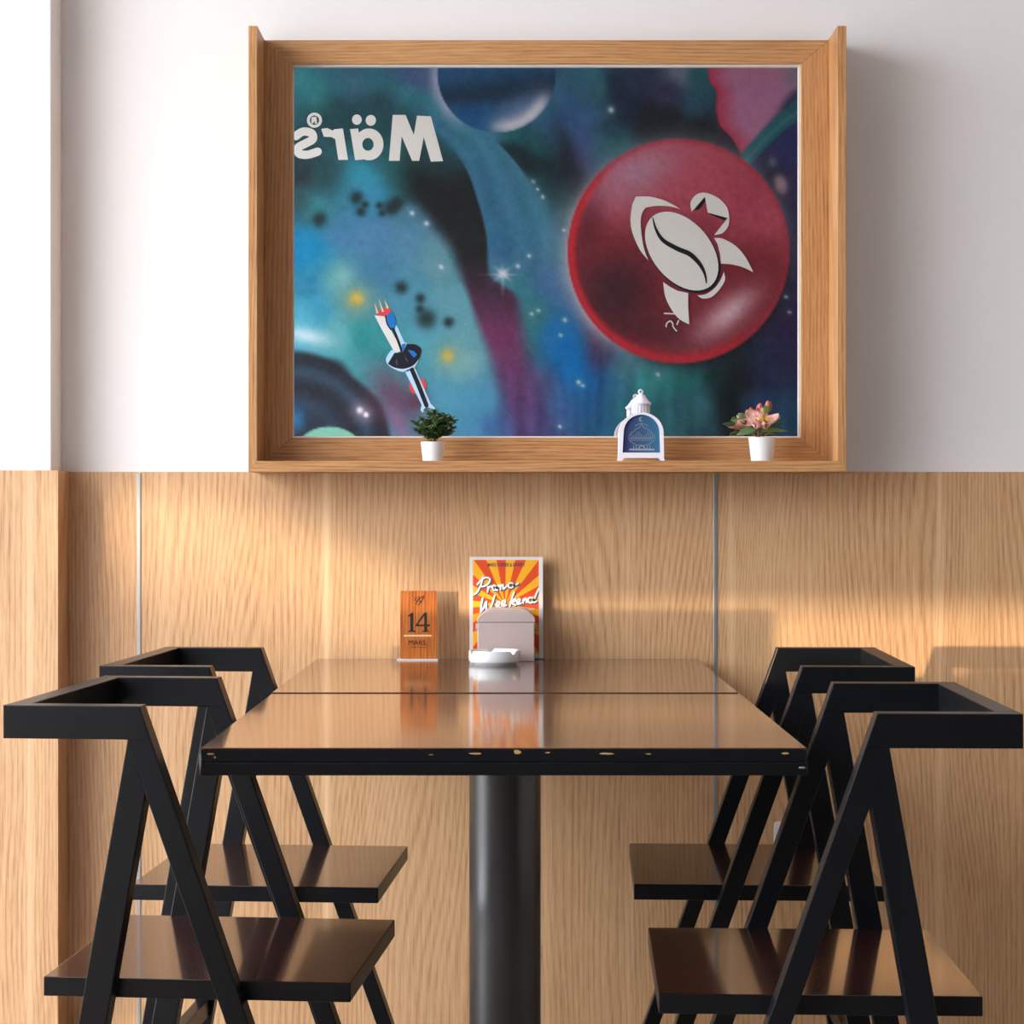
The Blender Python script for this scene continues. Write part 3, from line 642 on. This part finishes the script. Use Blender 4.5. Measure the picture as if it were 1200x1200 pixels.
# --- wooden calendar card
CD = 4.055; ks = CD / F / 5.0                     # metres per pixel of the 5x zoom
cal = thing('desk_calendar', 'upright wooden day calendar card reading 14 MARS', 'calendar', ((440 + 252 / 5 - CX) * CD / F, dep(CD), TZ))
cx_ = lambda x: (x - 252) * ks
cz_ = lambda y: (714 - y) * ks
wcal = wood('cherry_card', hx(140, 66, 20), hx(182, 98, 38), hx(204, 124, 56), 'Z', rough=0.4, fine=300, band=160, seed=11.0)
inkb = plain('black_ink', (0.012, 0.010, 0.010), 0.6); inkbr = plain('burnt_brown_ink', hx(70, 34, 20), 0.7)
acr = plain('pale_acrylic', hx(232, 226, 222), 0.15, var=0.01)
def rrect(x0, x1, z0, z1, r, n=5):
    out = []
    for (cx, cz, a0) in ((x1 - r, z1 - r, 0), (x0 + r, z1 - r, 90), (x0 + r, z0 + r, 180), (x1 - r, z0 + r, 270)):
        out += [(cx + r * math.cos(R(a0 + 90 * i / n)), cz + r * math.sin(R(a0 + 90 * i / n))) for i in range(n + 1)]
    return out
card = prism('card', rrect(cx_(145), cx_(360), cz_(706), cz_(310), 0.0035), -0.004, 0.004, wcal, cal, 0.0006)
bm = bmesh.new(); bbox(bm, cx_(128), cx_(368), -0.019, 0.012, 0, cz_(706), 0.0006); mk('stand', bm, acr, cal)
bm = bmesh.new()
for p in ([(214, 436), (222, 436), (222, 540), (236, 543), (236, 549), (192, 549), (192, 543), (204, 540), (204, 455), (190, 460), (190, 454)],
          [(288, 435), (302, 435), (302, 506), (320, 506), (320, 516), (302, 516), (302, 541), (312, 544), (312, 549), (274, 549), (274, 544), (286, 541), (286, 516), (236, 516), (236, 508)]):
    poly_bm(bm, [(cx_(x), cz_(y)) for x, y in p], -0.0045)
# counter of the 4
d14 = mk('day_numeral', bm, inkb, card, recalc=False)
bm = bmesh.new(); poly_bm(bm, [(cx_(x), cz_(y)) for x, y in ((286, 456), (286, 506), (248, 506))], -0.0048); mk('numeral_counter', bm, wcal, d14 if False else card, recalc=False)
box('slot_line', cx_(166), cx_(329), -0.0046, -0.004, cz_(577), cz_(566), plain('pale_line', hx(232, 186, 140), .5), card)
text_obj('month_lettering', 'MARS.', cx_(196), cx_(303), cz_(626), cz_(598), -0.0046, inkbr, card)
text_obj('small_lettering', 'coffee & eatery', cx_(202), cx_(300), cz_(645), cz_(634), -0.0046, inkbr, card)
bm = bmesh.new()
for s, w_ in (([(228, 345), (232, 352), (240, 356), (232, 364), (226, 362)], 3), ([(240, 384), (248, 362), (262, 350), (284, 340), (276, 356), (266, 372), (250, 392)], 4), ([(256, 350), (258, 362), (270, 376)], 3.2), ([(246, 370), (262, 368)], 3), ([(244, 350), (250, 344), (262, 348)], 2.6), ([(250, 392), (252, 398)], 3)):
    ribbon_bm(bm, [(cx_(x), cz_(y)) for x, y in s], w_ * ks, -0.0046)
mk('rocket_emblem', bm, inkb, card, recalc=False)

# --- promo poster in an acrylic stand
PD = 4.083; kp = PD / F / 8.276
pos = thing('promo_poster', 'orange and yellow sunburst promo poster standing in an acrylic holder', 'poster', ((540 + 438 / 8.276 - CX) * PD / F, dep(PD), TZ))
px_ = lambda x: (x - 438) * kp
pz_ = lambda y: (1052 - y) * kp
paper = plain('poster_paper', hx(226, 214, 208), 0.5, var=0.01)
prism('backing_card', [(px_(84), 0.001), (px_(795), 0.001), (px_(795), pz_(62)), (px_(84), pz_(62))], -0.002, 0.002, paper, pos, 0.0004)
por = plain('print_orange', hx(226, 78, 34), 0.45, var=.02); pye = plain('print_yellow', hx(250, 178, 32), 0.45, var=.02)
bm = bmesh.new(); cxp, cyp = 430, 525; x0, x1, y0, y1 = 118, 757, 92, 1000
def hit(a):
    dx, dy = math.sin(a), -math.cos(a); ts = []
    if dx > 1e-9: ts.append((x1 - cxp) / dx)
    if dx < -1e-9: ts.append((x0 - cxp) / dx)
    if dy > 1e-9: ts.append((y1 - cyp) / dy)
    if dy < -1e-9: ts.append((y0 - cyp) / dy)
    t = min(ts); return cxp + dx * t, cyp + dy * t
corners = [(math.atan2(x - cxp, -(y - cyp)) % (2 * math.pi), (x, y)) for x in (x0, x1) for y in (y0, y1)]
for i in range(30):
    a, b = R(1 + 12 * i), R(13 + 12 * i)
    mid = [p for (ang_, p) in sorted(corners) if a < ang_ < b or a < ang_ + 2 * math.pi < b]
    f = poly_bm(bm, [(px_(x), pz_(y)) for x, y in [(cxp, cyp), hit(a)] + mid + [hit(b)]], -0.0024); f.material_index = i % 2
mk('sunburst_print', bm, [pye, por], pos, recalc=False)
text_obj('cafe_name_lettering', 'MARS COFFEE & EATERY', px_(262), px_(622), pz_(157), pz_(122), -0.0028, plain('print_navy', hx(70, 66, 92), .5), pos, thick=0.012)
def lettering(strokes, wd):
    for nm, mat, dx, dy, y, k in (('lettering_shadow', plain('print_slate', hx(58, 84, 104), .5), 9, 8, -0.0028, 1.25), ('script_lettering', plain('print_white', hx(238, 238, 236), .5), 0, 0, -0.0032, 1.0)):
        bm = bmesh.new()
        for s in strokes: ribbon_bm(bm, [(px_(x + dx), pz_(y_ + dy)) for x, y_ in s], wd * kp * k, y)
        mk(nm, bm, mat, pos, recalc=False)
def el_(cx, cy, rx_, ry_): return ellipse(cx, cy, rx_, ry_, 14, R(-15), close=True)
lettering([[(212, 258), (205, 300), (185, 355), (160, 402), (128, 428)], [(160, 330), (200, 285), (250, 262), (282, 280), (268, 320), (230, 345), (200, 350)],
           [(262, 345), (264, 370), (258, 402)], [(262, 378), (280, 350), (300, 356)], el_(324, 362, 18, 25), [(352, 388), (362, 338)], [(360, 355), (380, 336), (384, 380)], [(386, 352), (408, 330), (412, 374), (440, 350)], el_(484, 338, 25, 24), [(440, 350), (462, 330)], [(508, 326), (530, 334), (556, 318)]], 17)
lettering([[(212, 462), (200, 520), (192, 598)], [(192, 598), (222, 555), (248, 495)], [(248, 495), (246, 550), (250, 598)], [(250, 598), (296, 535), (328, 436)],
           [(345, 540), (375, 520), (372, 496), (350, 510), (348, 545), (385, 550)], [(398, 530), (428, 506), (424, 484), (402, 498), (402, 534), (440, 530)], [(516, 405), (492, 470), (472, 548)], [(485, 510), (520, 470), (530, 486), (496, 508), (530, 530)],
           [(545, 512), (572, 490), (568, 468), (548, 484), (548, 518), (585, 512)], [(600, 520), (608, 470)], [(604, 494), (630, 462), (636, 500), (655, 492)], el_(676, 482, 25, 26), [(756, 368), (728, 430), (706, 500), (734, 492)]], 17)
bm = bmesh.new(); ribbon_bm(bm, [(px_(x), pz_(y)) for x, y in ((632, 568), (645, 576), (655, 566), (668, 578), (680, 566), (692, 574), (710, 564))], 8 * kp, -0.0028); mk('small_script', bm, plain('print_white_small', hx(240, 238, 232), .5), pos, recalc=False)
glass = NT('clear_acrylic'); glass.val(glass.b, Roughness=0.03, IOR=1.49); glass.b.inputs['Transmission Weight'].default_value = 1.0; glass.b.inputs['Base Color'].default_value = (.97, .97, .98, 1)
box('acrylic_foot', px_(84), px_(812), -0.022, 0.016, 0.0, 0.0009, glass.m, pos)
box('acrylic_edge', px_(758), px_(797), -0.0042, -0.0024, 0.001, pz_(70), acr, pos, 0.0004)

# --- napkin dispenser
ND = 4.012; kn = ND / F / 8.276
nap = thing('napkin_dispenser', 'dull pinkish metal napkin dispenser in front of the promo poster', 'napkin holder', ((540 + 438 / 8.276 - CX) * ND / F, dep(ND), TZ))
nx_ = lambda x: (x - 438) * kn
nz_ = lambda y: (1072 - y) * kn
nmet = plain('pinkish_metal', hx(206, 184, 178), 0.42, 0.25, bump=0.03, bscale=300, var=0.03)
prism('body', [(nx_(162), 0), (nx_(714), 0), (nx_(714), nz_(692)), (nx_(162), nz_(692))], 0.001, 0.052, nmet, nap, 0.0015)
arc = [(157, 690), (160, 655), (185, 625)] + [(230, 590), (275, 562), (310, 556)] + [(590, 556), (625, 562), (665, 592)] + [(702, 628), (718, 658), (720, 690)]
prism('cover', [(nx_(x), nz_(y)) for x, y in arc], -0.0006, 0.0535, nmet, nap, 0.0012)
for s in (150, 724):
    bm = bmesh.new(); bmesh.ops.create_cone(bm, cap_ends=True, segments=20, radius1=0.0075, radius2=0.0075, depth=0.004, matrix=Matrix.Translation((nx_(s), 0.02, nz_(745))) @ Matrix.Rotation(R(90), 4, 'Y'))
    mk('pivot_knob', bm, nmet, nap)

# --- ashtray
AD = 3.945; ar = 0.0520
ash = thing('ashtray', 'round white porcelain ashtray in front of the napkin dispenser', 'ashtray', ((579.5 - CX) * AD / F, dep(AD), TZ))
bm = bmesh.new(); n = 72
prof = [(0, 0.0), (ar * .84, 0.0), (ar * .88, 0.003), (ar * .97, 0.005), (ar, 0.009), (ar, 0.026), (ar * .985, 0.0285), (ar * .90, 0.0285), (ar * .86, 0.026), (ar * .80, 0.009), (0, 0.007)]
lathe_bm(bm, prof, n)
for v in bm.verts:                 # three cigarette rests cut in the rim
    r_ = math.hypot(v.co.x, v.co.y)
    if v.co.z > 0.025 and r_ > ar * .8:
        a = math.degrees(math.atan2(v.co.y, v.co.x)) % 360
        for c0 in (100, 205, 318):
            d = abs((a - c0 + 180) % 360 - 180)
            if d < 9: v.co.z -= 0.0075 * (1 - (d / 9) ** 2)
autosmooth(mk('bowl', bm, M['porcelain'], ash), 50)

# ------------------------------------------------------------------ things on the mirror ledge
LZ = fz0 + tb
SD = 4.0
green = plain('plastic_leaf_green', hx(78, 104, 58), 0.5, var=.35, bscale=90); green2 = plain('plastic_leaf_olive', hx(112, 136, 62), 0.5, var=.2, bscale=60); stemm = plain('green_stem', hx(66, 84, 44), .6)
soil = plain('dark_soil', hx(60, 48, 38), .9, var=.3)
def leaf_bm(bm, base, d, up, ln, wd, curl=0.2, nseg=4):
    d = d.normalized(); side = d.cross(up)
    side = side.normalized() if side.length > 1e-6 else Vector((1, 0, 0)); nrm = side.cross(d)
    prev = None
    for i in range(nseg + 1):
        t = i / nseg; h = wd / 2 * math.sin(math.pi * min(1, .12 + .88 * t) ** .8) if i < nseg else 0.0
        p = base + d * ln * t + nrm * (-curl * ln * t * t)
        row = [bm.verts.new(p)] if i == nseg else [bm.verts.new(p - side * h + nrm * h * .35), bm.verts.new(p), bm.verts.new(p + side * h + nrm * h * .35)]
        if prev:
            if len(row) == 3: bm.faces.new((prev[0], prev[1], row[1], row[0])); bm.faces.new((prev[1], prev[2], row[2], row[1]))
            else: bm.faces.new((prev[0], prev[1], row[0])); bm.faces.new((prev[1], prev[2], row[0]))
        prev = row
def tube_bm(bm, pts, r, n=6):
    pts = [Vector(p) for p in pts]; prev = None
    for i, p in enumerate(pts):
        d = (pts[min(i + 1, len(pts) - 1)] - pts[max(i - 1, 0)]).normalized()
        a = d.orthogonal().normalized(); b = d.cross(a)
        ring = [bm.verts.new(p + (a * math.cos(2 * math.pi * k / n) + b * math.sin(2 * math.pi * k / n)) * r) for k in range(n)]
        if prev:
            for k in range(n): bm.faces.new((prev[k], prev[(k + 1) % n], ring[(k + 1) % n], ring[k]))
        prev = ring
def pot(parent, r0, r1, h):
    lathe('pot', [(0, 0), (r0, 0), (r1, h), (r1 - 0.0018, h), (r1 - 0.003, h - 0.006), (0, h - 0.006)], M['white'], parent, 40, 40)
    lathe('soil', [(0, h - 0.0045), (r1 - 0.0034, h - 0.0048)], soil, parent, 24)
gp = thing('potted_plant', 'small bushy green plant in a white pot on the mirror ledge', 'plant', ((507 - CX) * SD / F, dep(SD), LZ))
pot(gp, 0.0202, 0.0244, 0.0395)
rnd = random.Random(5); bs = bmesh.new(); bl = bmesh.new(); up = Vector((0, 0, 1))
tips = [(-.040, 0, .068), (-.034, .008, .052), (-.022, -.006, .074), (-.008, .004, .088), (.004, -.008, .090), (.014, .006, .082), (.026, 0, .080), (.038, .004, .076), (.036, -.006, .062), (-.014, .014, .070), (.010, -.016, .070), (-.02, -.012, .052), (.024, -.012, .056), (.03, .012, .05), (0, .016, .06), (-.004, -.016, .054), (.018, 0, .064)]
for tx, ty, tz in tips:
    b0_ = Vector((rnd.uniform(-.006, .006), rnd.uniform(-.006, .006), .033)); tp = Vector((tx, ty, tz + .012)); md = b0_.lerp(tp, .5) + Vector((-tx * .15, 0, .004))
    cv = [Vector(p) for p in catmull([tuple(b0_), tuple(md), tuple(tp)], 6)]
    tube_bm(bs, cv, 0.0008, 5)
    for i, p in enumerate(cv[4:]):
        d = (cv[min(i + 5, len(cv) - 1)] - cv[i + 3]).normalized()
        for s in range(4):
            a = s * math.pi / 2 + i * .8; out = Vector((math.cos(a), math.sin(a), .35)) + d * .35
            leaf_bm(bl, p, out + Vector((rnd.uniform(-.4, .4), rnd.uniform(-.4, .4), rnd.uniform(-.3, .5))), Vector((rnd.uniform(-.5, .5), -.5, 1)), rnd.uniform(.010, .0155), rnd.uniform(.0058, .0082), .2, 3)
mk('stems', bs, stemm, gp, True); tag(mk('foliage', bl, green, gp, False, recalc=False), kind='stuff')

fp_ = thing('potted_flower', 'pink artificial flower with yellow stamens in a white pot on the ledge', 'plant', ((893 - CX) * SD / F, dep(SD), LZ))
pot(fp_, 0.0222, 0.0280, 0.0485)
kf = 1 / 4042.0
fP = lambda x, y, d=0.0: Vector(((x - 378) * kf, d, (648 - y) * kf))
q = NT('petal_pink'); nzp = q.n('ShaderNodeTexNoise'); tcp = q.n('ShaderNodeTexCoord'); q.l(tcp.outputs['Object'], nzp.inputs['Vector']); q.val(nzp, Scale=70.0)
crp = q.n('ShaderNodeValToRGB'); crp.color_ramp.elements[0].position = .35; crp.color_ramp.elements[0].color = (*hx(196, 130, 116), 1); crp.color_ramp.elements[1].position = .7; crp.color_ramp.elements[1].color = (*hx(232, 190, 178), 1)
q.l(nzp.outputs['Fac'], crp.inputs['Fac']); q.l(crp.outputs['Color'], q.b.inputs['Base Color']); q.val(q.b, Roughness=.5); pet = q.m
yel = plain('stamen_yellow', hx(226, 184, 62), .6, var=.2); budm = plain('bud_rose', hx(198, 104, 92), .5, var=.15); brn = plain('sepal_brown', hx(126, 78, 44), .6)
bm = bmesh.new(); tube_bm(bm, [fP(352, 460), fP(350, 410), fP(372, 340)], .0016); tube_bm(bm, [fP(365, 455, .004), fP(400, 330, .008), fP(432, 240, .008)], .0012); tube_bm(bm, [fP(345, 455, .006), fP(350, 300, .01), fP(364, 205, .01)], .0010); tube_bm(bm, [fP(345, 455, -.003), fP(290, 420, -.006), fP(200, 410, -.008)], .0009); tube_bm(bm, [fP(375, 455, -.002), fP(460, 395, -.002), fP(520, 385, -.004)], .0009)
mk('stems', bm, plain('pinkish_stem', hx(176, 116, 96), .6), fp_, True)
def petal(c, tip, wd, cup, name='petal', mat=None, tilt=Vector((0, -1, .35))):
    """cupped rounded petal from base c to tip"""
    d = tip - c; ln = d.length; d.normalize(); nrm = (tilt - d * tilt.dot(d)).normalized(); sd2 = d.cross(nrm)
    bm = bmesh.new(); nu, nv = 8, 7; g = []
    for i in range(nu + 1):
        t = i / nu; h = wd / 2 * (math.sin(math.pi * (0.08 + 0.90 * t ** .85)) ** .65); row = []
        for j in range(nv):
            s = j / (nv - 1) * 2 - 1
            p = c + d * ln * t + sd2 * h * s + nrm * (cup * ln * (t - .5) ** 2 * 1.6 + cup * wd * .9 * s * s - cup * ln * .4)
            row.append(bm.verts.new(p))
        g.append(row)
    for i in range(nu):
        for j in range(nv - 1): bm.faces.new((g[i][j], g[i][j + 1], g[i + 1][j + 1], g[i + 1][j]))
    o = mk(name, bm, mat or pet, fp_, True, recalc=False)
    sol = o.modifiers.new('thick', 'SOLIDIFY'); sol.thickness = .0006; return o
c0 = fP(372, 318, -.004)
petal(c0 + Vector((0, .006, .004)), fP(250, 240, .016), .026, .25, tilt=Vector((.3, -1, .3)))
petal(c0 + Vector((0, .010, .004)), fP(372, 205, .022), .026, .25)
petal(c0, fP(175, 335, -.004), .026, .3, tilt=Vector((.2, -.7, .8)))
petal(c0 + Vector((-.004, -.004, -.004)), fP(310, 385, -.030), .030, .35, tilt=Vector((.1, -.2, 1)))
petal(c0 + Vector((.004, -.002, -.004)), fP(520, 290, -.012), .030, .35, tilt=Vector((-.4, -.6, .8)))
petal(c0 + Vector((.002, -.004, -.006)), fP(400, 385, -.028), .030, .3, tilt=Vector((-.1, -.3, 1)))
bm = bmesh.new(); rnd = random.Random(2)
for i in range(34):
    a = rnd.uniform(0, 2 * math.pi); rr_ = rnd.uniform(.001, .0115); p0 = c0 + Vector((0, -.002, 0)); p1 = c0 + Vector((math.cos(a) * rr_ + .003, -.014 + rnd.uniform(-.003, .003), math.sin(a) * rr_ * .9 + .005))
    tube_bm(bm, [p0, p1], .0005, 4); bmesh.ops.create_icosphere(bm, subdivisions=1, radius=.0012, matrix=Matrix.Translation(p1))
tag(mk('stamens', bm, yel, fp_), kind='stuff')
for (b, t_, wd, mat) in (((430, 245), (430, 142), .0105, budm), ((446, 245), (455, 150), .007, brn), ((366, 215), (366, 165), .0085, budm)):
    A, B = fP(*b, .008), fP(*t_, .008); bm = bmesh.new(); bmesh.ops.create_uvsphere(bm, u_segments=12, v_segments=8, radius=1)
    dd = (B - A); Mx = Matrix.Translation((A + B) / 2) @ dd.to_track_quat('Z', 'Y').to_matrix().to_4x4() @ Matrix.Diagonal((wd / 2, wd / 2, dd.length / 2, 1))
    bm.transform(Mx); mk('bud', bm, mat, fp_, True)
for (b, t_, wd, mat, dd) in (((250, 330), (122, 300), .014, green, 0), ((330, 380), (155, 425), .020, green, -.012), ((370, 390), (590, 385), .012, green2, -.006), ((430, 350), (558, 320), .010, green, .004), ((420, 250), (400, 180), .016, green2, -.004), ((300, 420), (190, 380), .016, green, -.006), ((390, 430), (470, 350), .016, green, .006), ((240, 270), (185, 280), .013, green, .010)):
    bm = bmesh.new(); leaf_bm(bm, fP(*b, dd + .002), fP(*t_, dd) - fP(*b, dd + .002), Vector((0, -1, .6)), (fP(*t_) - fP(*b)).length, wd, .12, 6)
    o = mk('leaf', bm, mat, fp_, True, recalc=False); o.modifiers.new('thick', 'SOLIDIFY').thickness = .0005

# --- white lantern
kl = 1 / 5725.0 * 1.0
lan = thing('lantern', 'white arched toy lantern with a dark blue printed panel on the ledge', 'lantern', ((700 + 508 / 10 - CX) * SD / F, dep(SD), LZ))
lX = lambda x: (x - 508) * kl
lZ = lambda y: (1020 - y) * kl
lw_ = plain('white_lantern_plastic', hx(238, 234, 244), 0.4, var=.01)
def archpts(xl0, xr0, yb, xl1, xr1, ys, yt, n=20):
    """outline: bottom left, bottom right, spring right, arch, spring left"""
    cxm = (xl1 + xr1) / 2; rx_ = (xr1 - xl1) / 2
    return [(xl0, yb), (xr0, yb)] + [(cxm + rx_ * math.cos(math.pi * k / n), ys - (ys - yt) * math.sin(math.pi * k / n)) for k in range(n + 1)]
outer = archpts(243, 774, 985, 250, 768, 690, 452); inner = archpts(290, 730, 922, 302, 722, 690, 478)
def ring_part(name, yf, yb, parent, mat):
    bm = bmesh.new(); A = [(lX(x), lZ(y)) for x, y in outer]; B = [(lX(x), lZ(y)) for x, y in inner]; n = len(A)
    rows = [[bm.verts.new((p[0], yv, p[1])) for p in P] for P, yv in ((A, yf), (B, yf), (B, yb), (A, yb))]
    for r in range(4):
        for k in range(n):
            k2 = (k + 1) % n; bm.faces.new((rows[r][k], rows[r][k2], rows[(r + 1) % 4][k2], rows[(r + 1) % 4][k]))
    return mk(name, bm, mat, parent)
ring_part('arch_frame', -0.019, -0.014, lan, lw_); ring_part('arch_frame', 0.014, 0.019, lan, lw_)
prism('body_shell', [(lX(x), lZ(y)) for x, y in archpts(262, 756, 978, 268, 750, 690, 468)], -0.0138, 0.0138, lw_, lan)
for sx in (-1, 1):
    for yv in (-0.019, 0.009):
        prism('foot', [(lX(508 + sx * (508 - x)), lZ(y)) for x, y in ((243, 986), (312, 986), (282, 1020), (235, 1020))], yv, yv + .010, lw_, lan)
q = NT('blue_print'); tcn = q.n('ShaderNodeTexCoord'); sx_ = q.n('ShaderNodeSeparateXYZ'); q.l(tcn.outputs['Object'], sx_.inputs[0]); mr2 = q.n('ShaderNodeMapRange'); mr2.inputs['From Min'].default_value = -.04; mr2.inputs['From Max'].default_value = .04; q.l(sx_.outputs['X'], mr2.inputs['Value'])
crn = q.n('ShaderNodeValToRGB'); crn.color_ramp.elements[0].color = (*hx(52, 50, 104), 1); crn.color_ramp.elements[1].color = (*hx(56, 112, 146), 1); q.l(mr2.outputs[0], crn.inputs[0]); q.l(crn.outputs[0], q.b.inputs['Base Color']); q.val(q.b, Roughness=.3)
pan = prism('printed_panel', [(lX(x), lZ(y)) for x, y in inner], -0.0152, -0.0142, q.m, lan)
gold = plain('pale_print', hx(150, 160, 168), .5)
bm = bmesh.new()
def ls(pts, wd, smooth=True): ribbon_bm(bm, [(lX(x), lZ(y)) for x, y in pts], wd * kl, -0.0154, smooth)
poly_bm(bm, [(lX(x), lZ(y)) for x, y in ellipse(510, 532, 28, 28, 16, 0, R(50), R(310), True) + ellipse(520, 532, 20, 21, 16, 0, R(300), R(60), True)], -0.0154)
ls(ellipse(515, 745, 150, 92, 30, 0, R(-40), R(220), True)[::1], 5, False)
ls([(400, 690), (450, 645), (490, 625), (512, 585), (535, 625), (580, 645), (630, 690)], 5)
for x in range(390, 650, 22):
    ls([(x, 700 + 20 * math.sin(x * .05)), (x + 8, 740), (x - 6, 785)], 4); ls([(x - 10, 755), (x + 12, 748 + 12 * math.sin(x))], 4, False)
for i in range(9): ls([(440 + 17 * i, 610 - 22 * math.sin(math.pi * i / 8)), (446 + 17 * i, 600 - 22 * math.sin(math.pi * i / 8))], 6, False)
ls([(375, 885), (655, 885)], 20, False); ls([(480, 870), (495, 848), (515, 838), (535, 848), (550, 870)], 12)
for x in (420, 450, 580, 610): ls([(x, 885), (x, 838)], 7, False)
mk('ornament_print', bm, gold, pan, recalc=False)
crw = lathe('crown_drum', [(0.0, lZ(470)), (lX(598), lZ(470)), (lX(598), lZ(372)), (lX(618), lZ(368)), (lX(634), lZ(345)), (lX(630), lZ(336)), (lX(606), lZ(318)), (lX(580), lZ(282)), (lX(556), lZ(246)), (lX(530), lZ(228)), (0, lZ(226))], lw_, lan, 36)
for k in range(18):
    a = 2 * math.pi * k / 18; rr_ = lX(608)
    o = box('rib', -0.0020, 0.0016, -0.0017, 0.0017, lZ(455), lZ(372), lw_, crw); o.location = (rr_ * math.cos(a), rr_ * math.sin(a), 0); o.rotation_euler = (0, 0, a)
bm = bmesh.new(); tube_bm(bm, [(0.0038 * math.cos(a * math.pi / 10), 0, lZ(206) + 0.0038 * math.sin(a * math.pi / 10)) for a in range(21)], .0019, 8); mk('finial_ring', bm, lw_, lan, True)

# ------------------------------------------------------------------ socket on the panelling behind a chair
sk = thing('wall_socket', 'small white electrical socket on the wood panelling behind a chair', 'socket', (0.582, WY, 0.372))
prism('cover_plate', rrect(-0.036, 0.036, -0.037, 0.037, 0.007), -0.009, 0.0, M['white'], sk, 0.0012)
prism('rocker', rrect(-0.0205, 0.0205, -0.026, 0.026, 0.003), -0.0125, -0.009, M['white'], sk, 0.001)
